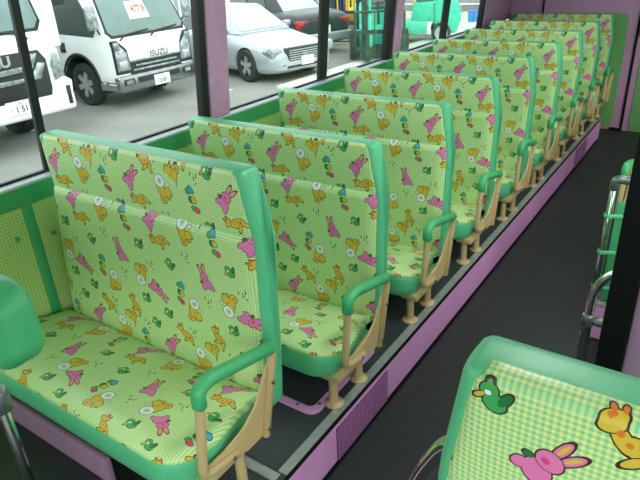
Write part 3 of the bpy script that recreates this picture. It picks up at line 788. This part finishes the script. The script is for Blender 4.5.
# ---- small white truck, facing the bus: local x forward (front at 0), y sideways, z up
def small_truck():
    t = empty('cargo_truck', (-7.98, 6.79, G), label='white cargo truck with chrome bumper and red number sheet in its windscreen', cat='truck')
    prof = [(-1.62, 0.62), (-1.62, 1.98), (-0.62, 2.0), (-0.46, 1.93), (-0.07, 1.12), (-0.012, 0.98), (0.0, 0.60), (-0.02, 0.36), (-0.45, 0.36), (-0.55, 0.5), (-1.3, 0.5)]
    cab = prism('cab', prof, 'Y', -0.82, 0.82, M['white'], t, 0.03)
    cut(cab, bm_lathe([(0.46, -1.0), (0.46, -0.5)], 28, 'Y', (-0.93, 0, 0.37)))
    cut(cab, bm_lathe([(0.46, 0.5), (0.46, 1.0)], 28, 'Y', (-0.93, 0, 0.37)))
    for s in (-1, 1):
        a = [(-0.93+0.48*math.cos(math.radians(d)), 0.37+0.48*math.sin(math.radians(d))) for d in range(5, 176, 10)]
        bm = bm_tube([(x, s*0.822, z) for x, z in a], 0.022, 8)
        link_bm('arch_trim', bm, M['plastic'], cab, 50)
        wheel_well(cab, -0.93, 0.37, 0.458, *((0.51, 0.815) if s > 0 else (-0.815, -0.51)))
        wheel(t, -0.93, s*0.70, 0.35, 0.2, s, 6)
        prism('side_window', [(-1.45, 1.16), (-1.45, 1.8), (-0.68, 1.8), (-0.34, 1.22), (-0.42, 1.12), (-0.9, 1.14)], 'Y', s*0.818, s*0.826, M['carglass'], cab)
        box('door_handle', -1.36, -1.22, min(s*0.815, s*0.835), max(s*0.815, s*0.835), 0.86, 1.02, M['plastic'], cab, 0.008)
        bm = bm_box(-0.05, 0.02, -0.09, 0.09, -0.17, 0.17, 0.03)
        mr = link_bm('mirror', bm, M['lamp'], t, 50, loc=(-0.14, s*0.98, 1.42)); 
        tube('mirror_arm', [(-0.10, -s*0.16, -0.25), (0, -s*0.04, -0.12)], 0.014, M['plastic'], mr, 8)
        hl = link_bm('headlamp', bm_prism([(s*0.54, 0.60), (s*0.80, 0.60), (s*0.80, 1.0), (s*0.70, 1.0), (s*0.58, 0.88)], 'X', -0.07, 0.018, 0.012), M['lamp'], t, 40)
        link_bm('lamp_surround', bm_prism([(s*0.525, 0.56), (s*0.818, 0.56), (s*0.818, 1.07), (s*0.72, 1.07), (s*0.56, 0.92)], 'X', -0.06, 0.013, 0.006), M['plastic'], t, 40)
        box('corner_garnish', -0.02, 0.022, min(s*0.70, s*0.81), max(s*0.70, s*0.81), 0.92, 1.05, M['chromedark'], hl, 0.01)
        box('lamp_lens', 0.018, 0.03, min(s*0.60, s*0.76), max(s*0.60, s*0.76), 0.62, 0.76, M['alloy'], hl, 0.01)
        fl = box('fog_lamp', 0.028, 0.05, min(s*0.53, s*0.74), max(s*0.53, s*0.74), 0.385, 0.475, M['plastic'], t, 0.01)
        box('lamp_lens', 0.05, 0.056, min(s*0.57, s*0.70), max(s*0.57, s*0.70), 0.40, 0.46, M['lamp'], fl)
    # windscreen on the sloping front
    fr = lambda z: -0.07-(z-1.12)*(0.39/0.81)
    bm = bmesh.new()
    q = [(-0.72, 1.14), (0.72, 1.14), (0.78, 1.2), (0.70, 1.86), (-0.70, 1.86), (-0.78, 1.2)]
    f0 = [bm.verts.new((fr(z)+0.012, y, z)) for y, z in q]; f1 = [bm.verts.new((fr(z)-0.02, y, z)) for y, z in q]
    bm.faces.new(f0); bm.faces.new(f1[::-1])
    for i in range(6): bm.faces.new((f0[i], f1[i], f1[(i+1) % 6], f0[(i+1) % 6]))
    scr = link_bm('windscreen', bm, M['screen'], t)
    surround(t, fr, [(-0.76, 1.10), (0.76, 1.10), (0.815, 1.18), (0.735, 1.90), (-0.735, 1.90), (-0.815, 1.18)])
    bm = bmesh.new()
    q = [(-0.25, 1.34), (0.16, 1.34), (0.14, 1.60), (-0.23, 1.60)]
    f0 = [bm.verts.new((fr(z)+0.018, y, z)) for y, z in q]; f1 = [bm.verts.new((fr(z)+0.012, y, z)) for y, z in q]
    bm.faces.new(f0); bm.faces.new(f1[::-1])
    for i in range(4): bm.faces.new((f0[i], f1[i], f1[(i+1) % 4], f0[(i+1) % 4]))
    sh = link_bm('price_sheet', bm, M['plate'], scr, label='white sheet with red number')
    mt = Matrix.Translation((fr(1.48)+0.02, -0.02, 1.48)) @ Matrix.Rotation(-math.atan2(0.39, 0.81), 4, 'Y') @ Matrix(((0, 0, 1, 0), (1, 0, 0, 0), (0, 1, 0, 0), (0, 0, 0, 1)))
    lettering('sheet_number', '477.8', 0.15, mt, M['redink'], sh, 0.001, 0.85, 0.004)
    for y0 in (-0.62, 0.0):
        tube('wiper', [(-0.035, y0, 1.06), (-0.05, y0+0.12, 1.13), (-0.07, y0+0.62, 1.17)], 0.012, M['plastic'], t, 8)
    # front panel, badge, grille and bumper
    pn = link_bm('front_panel', bm_prism([(-0.58, 0.74), (0.56, 0.74), (0.60, 1.02), (-0.60, 1.02)], 'X', -0.03, 0.012, 0.008), M['white'], t, 40)
    lettering('badge', 'ISUZU', 0.125, text_front(0.013, 0.08, 0.79), M['greyink'], pn, 0.003, 1.15, 0.002)
    gr = box('grille', -0.03, 0.008, -0.55, 0.55, 0.53, 0.745, M['plastic'], t)
    for z, w in ((0.735, 0.55), (0.655, 0.44), (0.59, 0.5)):
        box('grille_bar', 0.006, 0.03, -w, w, z-0.016, z+0.016, M['lamp'], gr, 0.006)
    bp = link_bm('bumper', bm_box(-0.10, 0.035, -0.83, 0.83, 0.27, 0.53, 0.03), M['chromedark'], t, 50)
    box('bumper_slot', 0.03, 0.042, -0.46, 0.46, 0.385, 0.475, M['plastic'], bp)
    for s in (-1, 1): link_bm('bumper_corner', bm_prism([(-0.45, s*0.79), (-0.05, s*0.79), (-0.05, s*0.835), (-0.45, s*0.835)], 'Z', 0.30, 0.44, 0.01), M['chrome'], bp, 40)
    number_plate(t, 0.045, 0.03, 0.37, 0.33, 0.165, '12-81', '100')
    # load bed
    box('cargo_box', -4.4, -1.68, -0.86, 0.86, 0.72, 1.98, M['white'], t, 0.02)
    box('chassis', -4.3, -0.3, -0.35, 0.35, 0.42, 0.70, M['plastic'], t)
    for s in (-1, 1): wheel(t, -3.3, s*0.68, 0.35, 0.22, s, 6)
    return t
small_truck()

# ---- larger white truck on the left
def big_truck():
    t = empty('cab_over_truck', (-7.2, 3.52, G), label='larger white truck with dark grille at the left edge of the yard', cat='truck')
    prof = [(-2.0, 0.75), (-2.0, 2.55), (-0.55, 2.6), (-0.38, 2.5), (-0.10, 1.42), (-0.02, 1.28), (0.0, 0.72), (-0.03, 0.62), (-0.5, 0.62), (-0.6, 0.75)]
    cab = prism('cab', prof, 'Y', -1.06, 1.06, M['white'], t, 0.05)
    fr = lambda z: -0.10-(z-1.42)*(0.28/1.08)
    bm = bmesh.new()
    q = [(-0.88, 1.47), (0.85, 1.47), (0.93, 1.56), (0.84, 2.4), (-0.84, 2.4), (-0.93, 1.56)]
    f0 = [bm.verts.new((fr(z)+0.014, y, z)) for y, z in q]; f1 = [bm.verts.new((fr(z)-0.03, y, z)) for y, z in q]
    bm.faces.new(f0); bm.faces.new(f1[::-1])
    for i in range(6): bm.faces.new((f0[i], f1[i], f1[(i+1) % 6], f0[(i+1) % 6]))
    link_bm('windscreen', bm, M['screen'], t)
    surround(t, fr, [(-0.92, 1.43), (0.89, 1.43), (0.965, 1.54), (0.87, 2.44), (-0.87, 2.44), (-0.965, 1.54)])
    for s in (-1, 1):
        prism('side_window', [(-1.6, 1.5), (-1.6, 2.25), (-0.55, 2.3), (-0.36, 1.55), (-0.6, 1.42)], 'Y', s*1.055, s*1.066, M['carglass'], cab)
        link_bm('headlamp', bm_prism([(s*0.90, 0.80), (s*1.05, 0.84), (s*1.0, 1.16), (s*0.93, 1.16), (s*0.89, 1.02)], 'X', -0.12, 0.02, 0.012), M['lamp'], t, 40)
        link_bm('corner_vane', bm_box(-0.12, 0.03, min(s*0.98, s*1.10), max(s*0.98, s*1.10), 1.22, 2.0, 0.03), M['white'], t, 50)
        box('mirror', -0.12, -0.02, min(s*1.15, s*1.32), max(s*1.15, s*1.32), 1.7, 2.1, M['plastic'], t, 0.03)
        wheel(t, -1.2, s*0.92, 0.42, 0.25, s, 0)
    for y0 in (-0.7, 0.05):
        tube('wiper', [(-0.05, y0+0.65, 1.36), (-0.08, y0+0.5, 1.44), (-0.10, y0, 1.50)], 0.014, M['plastic'], t, 8)
    gr = link_bm('grille', bm_prism([(-0.80, 0.62), (0.80, 0.62), (0.84, 0.75), (0.84, 1.10), (0.76, 1.22), (-0.76, 1.22), (-0.84, 1.10), (-0.84, 0.75)], 'X', -0.04, 0.012, 0.01), M['plastic'], t, 40)
    for s in (-1, 1):
        bm = bm_prism([(s*0.12, 0.98), (s*0.12, 1.04), (s*0.52, 1.06), (s*0.60, 1.19), (s*0.72, 1.19), (s*0.62, 1.0)], 'X', 0.01, 0.04, 0.008)
        link_bm('grille_wing', bm, M['lamp'], gr, 40)
        bm = bm_prism([(s*0.10, 0.86), (s*0.10, 0.92), (s*0.58, 0.92), (s*0.70, 1.08), (s*0.80, 1.06), (s*0.70, 0.88)], 'X', 0.01, 0.04, 0.008)
        link_bm('grille_wing', bm, M['lamp'], gr, 40)
    lettering('badge', 'ISUZU', 0.17, text_front(0.018, 0.10, 1.135), M['alloy'], gr, 0.01, 1.15, 0.005)
    bp = link_bm('bumper', bm_box(-0.25, 0.05, -1.12, 1.12, 0.42, 0.66, 0.05), M['white'], t, 50)
    for s in (-1, 1):
        link_bm('bumper_corner', bm_prism([(s*0.82, 0.62), (s*1.10, 0.62), (s*1.12, 0.80), (s*1.02, 0.86), (s*0.84, 0.80)], 'X', -0.2, 0.045, 0.02), M['white'], bp, 40)
        box('fog_lamp', 0.04, 0.058, min(s*1.0, s*1.06), max(s*1.0, s*1.06), 0.50, 0.74, M['plastic'], bp, 0.01)
    number_plate(t, 0.055, 0.31, 0.60, 0.33, 0.165, '· 1 51', '130')
    box('cargo_box', -7.5, -2.1, -1.12, 1.12, 0.9, 3.1, M['white'], t, 0.02)
    box('chassis', -7.3, -0.4, -0.42, 0.42, 0.5, 0.9, M['plastic'], t)
    for s in (-1, 1): wheel(t, -5.8, s*0.88, 0.42, 0.3, s, 0)
    return t
big_truck()

# ---- sedans
def sedan(name, paint, L=4.95, boxy=0.0, parent_args=None):
    t = empty(name, **parent_args)
    st = [(0.0, 0.60, 0.55, 0.30), (-0.05, 0.74, 0.62, 0.24), (-0.22, 0.85, 0.69, 0.2), (-0.55, 0.90, 0.76, 0.18), (-1.0, 0.915, 0.83, 0.18), (-1.40, 0.92, 0.90, 0.18), (-2.2, 0.92, 0.95, 0.18), (-3.2, 0.92, 0.97, 0.18),
          (-3.9, 0.91, 0.97, 0.18), (-4.4, 0.88, 0.95, 0.2), (-4.75, 0.83, 0.91, 0.24), (-4.9, 0.76, 0.84, 0.3), (-4.95, 0.66, 0.72, 0.36)]
    bm = bmesh.new(); rings = []
    for (x, w, zt, zb) in st:
        h = zt-zb
        half = [(0.0, zb), (0.84*w, zb), (0.955*w, zb+0.10*h), (0.995*w, zb+0.36*h), (w, zb+0.55*h), (0.975*w, zb+0.80*h), (0.90*w, zb+0.95*h), (0.70*w, zt+0.005), (0.35*w, zt+0.025), (0.0, zt+0.03)]
        ring = [(-y, z) for (y, z) in half]+[(y, z) for (y, z) in half[-2:0:-1]]
        rings.append([bm.verts.new((x, y, z)) for y, z in ring])
    m = len(rings[0])
    for A, B in zip(rings, rings[1:]):
        for i in range(m): bm.faces.new((A[i], A[(i+1) % m], B[(i+1) % m], B[i]))
    bm.faces.new(rings[0]); bm.faces.new(rings[-1][::-1])
    bmesh.ops.recalc_face_normals(bm, faces=bm.faces[:])
    bmesh.ops.subdivide_edges(bm, edges=bm.edges[:], cuts=1, use_grid_fill=True, smooth=0.6)
    body = link_bm('body', bm, paint, t, 35)
    for xw in (-0.87, -3.80):
        for s in (-1, 1):
            cut(body, bm_lathe([(0.365, s*0.66), (0.365, s*1.1)], 32, 'Y', (xw, 0, 0.34)))
            wheel_well(body, xw, 0.34, 0.364, *((0.665, 0.86) if s > 0 else (-0.86, -0.665)))
            wheel(t, xw, s*0.80, 0.335, 0.225, s, 5)
    for p in body.data.polygons: p.use_smooth = True
    body.data.set_sharp_from_angle(angle=math.radians(35))
    # cabin: lower ring, shoulder ring, roof ring
    low = [(-1.32, 0.70), (-1.9, 0.80), (-3.2, 0.80), (-3.95, 0.74), (-4.15, 0.62)]
    up = [(-2.08, 0.52), (-2.35, 0.60), (-3.1, 0.60), (-3.45, 0.56), (-3.55, 0.50)]
    def loop(tab, z, k=1.0): return [(x, -y*k, z) for x, y in tab]+[(x, y*k, z) for x, y in tab[::-1]]
    bm = bmesh.new(); R = [loop(low, 0.86), loop(low, 0.93), loop(up, 1.38), [(x-0.04*(1 if x > -2.8 else -1), y*0.9, z+0.045) for (x, y, z) in loop(up, 1.38)], [(x*0.7-0.85, y*0.5, z+0.06) for (x, y, z) in loop(up, 1.38)]]
    R = [[bm.verts.new(p) for p in r] for r in R]; m = len(R[0])
    for A, B in zip(R, R[1:]):
        for i in range(m): bm.faces.new((A[i], A[(i+1) % m], B[(i+1) % m], B[i]))
    bm.faces.new(R[0]); bm.faces.new(R[-1][::-1])
    cabin = link_bm('cabin', bm, paint, t, 30)
    def pane(nm, pts, off):
        bm = bmesh.new(); o = Vector(off)
        a = [bm.verts.new(Vector(p)+o) for p in pts]; b = [bm.verts.new(Vector(p)-o*2) for p in pts]
        bm.faces.new(a); bm.faces.new(b[::-1]); k = len(pts)
        for i in range(k): bm.faces.new((a[i], b[i], b[(i+1) % k], a[(i+1) % k]))
        return link_bm(nm, bm, M['carglass'] if 'side' in nm else M['sedanscreen'], cabin)
    def lerp(a, b, f): return tuple(a[i]+(b[i]-a[i])*f for i in range(3))
    def quad(nm, a, b, c, d, off, m0=0.05, m1=0.07):
        ab0, ab1 = lerp(a, b, m0), lerp(a, b, 1-m0); dc0, dc1 = lerp(d, c, m0), lerp(d, c, 1-m0)
        pane(nm, [lerp(ab0, dc0, m1), lerp(ab1, dc1, m1), lerp(ab1, dc1, 1-m1), lerp(ab0, dc0, 1-m1)], off)
    quad('windscreen', (-1.32, -0.70, 0.93), (-1.32, 0.70, 0.93), (-2.08, 0.52, 1.38), (-2.08, -0.52, 1.38), (0.008, 0, 0.012))
    quad('rear_window', (-4.15, -0.62, 0.93), (-4.15, 0.62, 0.93), (-3.55, 0.50, 1.38), (-3.55, -0.50, 1.38), (-0.008, 0, 0.010))
    for s in (-1, 1):
        pane('side_window', [(-1.62, s*0.765, 0.955), (-2.72, s*0.80, 0.955), (-2.72, s*0.622, 1.345), (-2.30, s*0.605, 1.345)], (0, s*0.010, 0.004))
        pane('side_window', [(-2.80, s*0.80, 0.955), (-3.72, s*0.765, 0.955), (-3.36, s*0.60, 1.345), (-2.80, s*0.622, 1.345)], (0, s*0.010, 0.004))
        for x in (-2.6, -3.6): box('door_handle', x-0.1, x+0.1, min(s*0.905, s*0.935), max(s*0.905, s*0.935), 0.73, 0.765, M['alloy'], body, 0.008)
        mr = link_bm('mirror', bm_box(-1.80, -1.66, min(s*0.86, s*1.04), max(s*0.86, s*1.04), 0.92, 1.04, 0.03), paint, t, 50)
        link_bm('headlamp', bm_prism([(s*0.54, 0.55), (s*0.80, 0.52), (s*0.88, 0.64), (s*0.83, 0.73), (s*0.56, 0.69)], 'X', -0.30, -0.045, 0.02), M['lamp'], body, 40)
        link_bm('tail_lamp', bm_prism([(s*0.48, 0.64), (s*0.78, 0.64), (s*0.79, 0.80), (s*0.48, 0.80)], 'X', -4.945, -4.80, 0.012), M['redlamp'], body, 40)
        link_bm('fog_lamp', bm_prism([(s*0.50, 0.335), (s*0.68, 0.335), (s*0.66, 0.395), (s*0.50, 0.39)], 'X', -0.15, 0.0, 0.008), M['lamp'], body, 40)
    return t, body
t, body = sedan('sedan_car', M['silver'], parent_args=dict(loc=(-6.63, 9.18, G), rotz=math.radians(-14), label='silver sedan with five-spoke wheels facing the bus behind the pink pillar', cat='car'))
t.scale = (0.9, 0.9, 0.9)
g = link_bm('grille', bm_prism([(-0.50, 0.63), (-0.42, 0.43), (0.42, 0.43), (0.50, 0.63), (0.46, 0.69), (-0.46, 0.69)], 'X', -0.12, 0.012, 0.01), M['plastic'], body, 40)
for k in range(5): box('grille_slat', 0.010, 0.018, -0.42, 0.42, 0.454+0.044*k, 0.470+0.044*k, M['alloy'], g)
link_bm('emblem', bm_tube([(0.022, 0.055*math.cos(a), 0.555+0.035*math.sin(a)) for a in [2*PI*k/20 for k in range(20)]], 0.007, 8, 1.0, None, True), M['alloy'], g, 60)
box('air_intake', -0.1, 0.008, -0.48, 0.48, 0.29, 0.345, M['plastic'], body, 0.01)
number_plate(body, 0.01, 0.06, 0.41, 0.33, 0.165, '', '')
t2, body2 = sedan('sedan_car', M['charcoal'], parent_args=dict(loc=(-12.70, 13.45, G), rotz=math.radians(162), label='dark charcoal sedan seen from its rear beyond the silver car', cat='car'))
box('number_plate', -4.962, -4.95, -0.165, 0.165, 0.50, 0.66, M['plate'], body2)
link_bm('rear_bumper', bm_box(-5.0, -4.78, -0.80, 0.80, 0.30, 0.50, 0.04), M['silver'], body2, 50)

# ---- forklifts: local x forward (forks), y sideways
def forklift(loc, rotz, paint, mastm, guardm, label, name='forklift'):
    t = empty(name, loc, rotz, label=label, cat='forklift')
    ch = link_bm('chassis', bm_prism([(0.15, 0.22), (0.15, 0.62), (-0.05, 0.70), (-0.30, 0.52), (-0.95, 0.52), (-0.95, 0.22)], 'Y', -0.48, 0.48, 0.03), paint, t, 40)
    link_bm('engine_hood', bm_prism([(-0.55, 0.50), (-0.60, 0.94), (-1.30, 0.98), (-1.30, 0.50)], 'Y', -0.42, 0.42, 0.04), paint, t, 40)
    link_bm('counterweight', bm_prism([(-1.15, 0.20), (-1.10, 0.96), (-1.45, 1.06), (-1.72, 0.92), (-1.78, 0.55), (-1.68, 0.22)], 'Y', -0.50, 0.50, 0.06, 3), paint, t, 40)
    st = link_bm('driver_seat', bm_box(-1.12, -0.66, -0.25, 0.25, 0.96, 1.08, 0.04), M['seatgrey'], t, 50)
    link_bm('seat_back', bm_prism([(-1.02, 1.04), (-1.20, 1.60), (-1.30, 1.60), (-1.16, 1.04)], 'Y', -0.24, 0.24, 0.04), M['seatgrey'], st, 50)
    gd = link_bm('overhead_guard', ring_frame(-1.25, 0.18, -0.46, 0.46, 0.06, 0.05, 2.02, 2.08), guardm, t, 40)
    for k in range(5): box('guard_bar', -1.2+0.25*k, -1.15+0.25*k, -0.42, 0.42, 2.03, 2.07, guardm, gd)
    for s in (-1, 1):
        tube('guard_post', [(0.10, s*0.44, 0.60), (0.14, s*0.44, 2.04)], 0.032, guardm, gd, 10)
        tube('guard_post', fillet([(-1.32, s*0.42, 1.0), (-1.34, s*0.42, 1.6), (-1.15, s*0.44, 2.04)], 0.3), 0.036, guardm, gd, 10)
    mast = empty('mast', (0.36, 0, 0)); mast.parent = t
    for s in (-1, 1):
        box('mast_upright', -0.07, 0.07, min(s*0.24, s*0.36), max(s*0.24, s*0.36), 0.08, 2.15, mastm, mast, 0.008)
        lathe('lift_cylinder', [(0.05, 0.25), (0.05, 1.0), (0.042, 1.01), (0.026, 1.02), (0.026, 1.9)], M['teal'] if paint is M['teal'] else mastm, mast, 14, 'Z', (0.06, s*0.19, 0))
        fk = link_bm('fork', bm_prism([(0.10, 0.06), (0.10, 0.62), (0.14, 0.62), (0.14, 0.10), (1.1, 0.085), (1.1, 0.06)], 'Y', s*0.26-0.05, s*0.26+0.05), M['machine'], mast, 40)
    for z in (0.3, 1.25, 2.1): box('cross_member', -0.06, 0.02, -0.30, 0.30, z-0.04, z+0.04, mastm, mast)
    lb = link_bm('load_backrest', bm_tube(fillet([(0.15, -0.50, 0.25), (0.15, -0.50, 1.0), (0.15, 0.50, 1.0), (0.15, 0.50, 0.25)], 0.04), 0.024, 8), mastm, mast, 40)
    for k in range(4): tube('backrest_bar', [(0.15, -0.3+0.2*k, 0.28), (0.15, -0.3+0.2*k, 0.99)], 0.013, mastm, lb, 8)
    for z in (0.28, 0.60): box('carriage_bar', 0.07, 0.12, -0.50, 0.50, z-0.04, z+0.04, mastm, mast)
    for s in (-1, 1):
        wheel(t, 0.02, s*0.52, 0.30, 0.20, s, 0); wheel(t, -1.30, s*0.50, 0.24, 0.16, s, 0)
    sc = tube('steering_column', [(-0.12, 0, 0.65), (-0.32, 0, 1.12)], 0.03, M['plastic'], t, 10)
    cs = [Vector((-0.33, 0, 1.14))+Vector((0.165*math.cos(a)*0.9, 0.165*math.sin(a), 0.165*math.cos(a)*0.42)) for a in [2*PI*k/24 for k in range(24)]]
    link_bm('steering_wheel', bm_tube(cs, 0.013, 8, 1.0, None, True), M['plastic'], sc, 60)
    lathe('beacon', [(0.05, 0.0), (0.05, 0.08), (0.03, 0.10)], M['yellow'], t, 12, 'Z', (-0.62, 0.30, 0.98))
    return t
forklift((-6.33, 11.49, G+0.05), math.radians(-59), M['teal'], M['machine'], M['machine'], 'turquoise forklift with dark mast and forks facing the bus')
forklift((-7.55, 14.3, G), math.radians(205), M['teal'], M['machine'], M['teal'], 'turquoise forklift showing its rear right of the second pink pillar')
forklift((-9.7, 15.9, G), math.radians(-59), M['yellow'], M['navy'], M['navy'], 'yellow forklift with navy mast behind the dark sedan')

# ---- things at the back of the yard
bn = empty('storage_bin', (-7.0, 18.8, G+0.03), label='blue plastic bin by the hedge at the back of the yard', cat='bin')
link_bm('bin_body', bm_prism([(-0.11, 0.0), (0.11, 0.0), (0.13, 0.30), (-0.13, 0.30)], 'Y', -0.11, 0.11, 0.015), M['blue'], bn, 40)
box('bin_lid', -0.14, 0.14, -0.125, 0.125, 0.30, 0.33, M['blue'], bn, 0.015)
fe = empty('guard_fence', (-9.5, 19.9, G), label='white pipe fence in front of the hedge at the back', cat='fence')
for x in (-1.5, 0.0, 1.5, 3.0, 4.4): tube('fence_post', [(x, 0, 0), (x, 0, 0.85)], 0.035, M['plate'], fe, 8)
for z in (0.45, 0.80): tube('fence_rail', [(-1.5, 0, z), (4.4, 0, z)], 0.025, M['plate'], fe, 8)
up = empty('utility_pole', (-8.6, 21.6, G), label='grey concrete utility pole among the hedges', cat='pole')
lathe('pole_shaft', [(0.14, 0), (0.11, 6.0)], M['render'], up, 14)
ct = empty('work_van', (-13.9, 16.6, G), math.radians(-10), label='white van parked behind the charcoal sedan', cat='van')
vb = prism('van_body', [(0, 0.35), (0.0, 0.85), (-0.35, 1.05), (-0.75, 1.75), (-0.95, 1.85), (-3.6, 1.85), (-3.65, 0.35)], 'Y', -0.8, 0.8, M['white'], ct, 0.05)
bm = bmesh.new(); q = [(-0.38, -0.68, 1.09), (-0.38, 0.68, 1.09), (-0.72, 0.6, 1.68), (-0.72, -0.6, 1.68)]
a = [bm.verts.new((x+0.012, y, z)) for x, y, z in q]; b = [bm.verts.new((x-0.03, y, z)) for x, y, z in q]
bm.faces.new(a); bm.faces.new(b[::-1])
for i in range(4): bm.faces.new((a[i], b[i], b[(i+1) % 4], a[(i+1) % 4]))
link_bm('windscreen', bm, M['screen'], vb)
box('grille', 0.0, 0.02, -0.45, 0.45, 0.62, 0.74, M['plastic'], vb)
number_plate(vb, 0.01, 0, 0.48, 0.33, 0.165, '', '')
for s in (-1, 1):
    box('headlamp', -0.06, 0.015, min(s*0.50, s*0.74), max(s*0.50, s*0.74), 0.62, 0.78, M['lamp'], vb, 0.02)
    wheel(ct, -0.7, s*0.70, 0.30, 0.2, s, 0); wheel(ct, -2.9, s*0.70, 0.30, 0.2, s, 0)
sh = empty('workshop_building', (-25, 14, G), label='low grey workshop building far behind the parked vehicles', cat='building')
box('building_wall', -4, 4, -9, 7, 0, 3.6, M['render'], sh)
box('building_roof', -4.4, 4.4, -9.4, 7.4, 3.6, 3.9, M['machine'], sh)
for k in range(3): box('shutter_door', 4.0, 4.04, -8+5*k, -4.6+5*k, 0, 2.8, M['silver'], sh)

def shrub(x, y, rx, ry, rz, matl, seed, label):
    rng = random.Random(seed)
    t = empty('hedge_shrub', (x, y, G), label=label, cat='shrub', group='hedge shrubs at the back of the yard')
    bm = bmesh.new()
    # a lumpy dome of foliage with leaf sprays standing off it
    def R(d): return 1+0.18*math.sin(5*d.x+seed)+0.14*math.sin(7*d.y+2*seed)+0.12*math.sin(9*d.z+seed*3)
    bmesh.ops.create_icosphere(bm, subdivisions=4, radius=1.0)
    for v in bm.verts:
        d = v.co.normalized(); k = R(d)*(0.93+0.12*rng.random()); v.co = Vector((d.x*rx*k, d.y*ry*k, max(0.02, rz*0.52+d.z*rz*0.5*k)))
    base = [f for f in bm.faces]
    bm.faces.ensure_lookup_table()
    for _ in range(1500):
        f = rng.choice(base); c = f.calc_center_median(); nrm = f.normal if f.normal.length else Vector((0, 0, 1))
        d = (nrm+Vector((rng.uniform(-1, 1), rng.uniform(-1, 1), rng.uniform(-.6, 1)))*0.9).normalized(); w = d.cross(Vector((rng.random(), rng.random(), rng.random()))).normalized()
        s = rng.uniform(0.05, 0.13)
        v = [bm.verts.new(c-d*0.03), bm.verts.new(c+d*s*0.6+w*s*0.35), bm.verts.new(c+d*s*1.4), bm.verts.new(c+d*s*0.6-w*s*0.35)]
        bm.faces.new(v)
    me = bpy.data.meshes.new('foliage'); bm.to_mesh(me); bm.free()
    link_me('foliage', me, matl, t)
    tube('stem', [(0, 0, 0), (0.03, 0.02, rz*0.5)], 0.05, M['bark'], t, 8)
for i, (x, y, rx, ry, rz, lf, lb) in enumerate((
    (-4.6, 23.6, 1.0, 0.8, 2.2, 'leafB', 'hedge shrub at the right end of the back hedge, nearest the rear of the bus'),
    (-7.5, 23.8, 1.0, 0.8, 2.4, 'leafA', 'dark hedge shrub straight behind the blue bin'),
    (-10.4, 23.6, 1.0, 0.8, 2.2, 'leafB', 'mid green hedge shrub left of the blue bin behind the white fence'),
    (-13.4, 23.4, 1.0, 0.8, 2.6, 'leafA', 'dark hedge shrub seen above the turquoise forklift'),
    (-12.0, 19.6, 0.9, 0.8, 2.0, 'leafA', 'dark bush beside the yellow forklift'),
    (-15.6, 21.0, 1.1, 0.9, 2.6, 'leafB', 'broad bush behind the white van'))):
    shrub(x, y, rx, ry, rz, M[lf], i+1, lb)
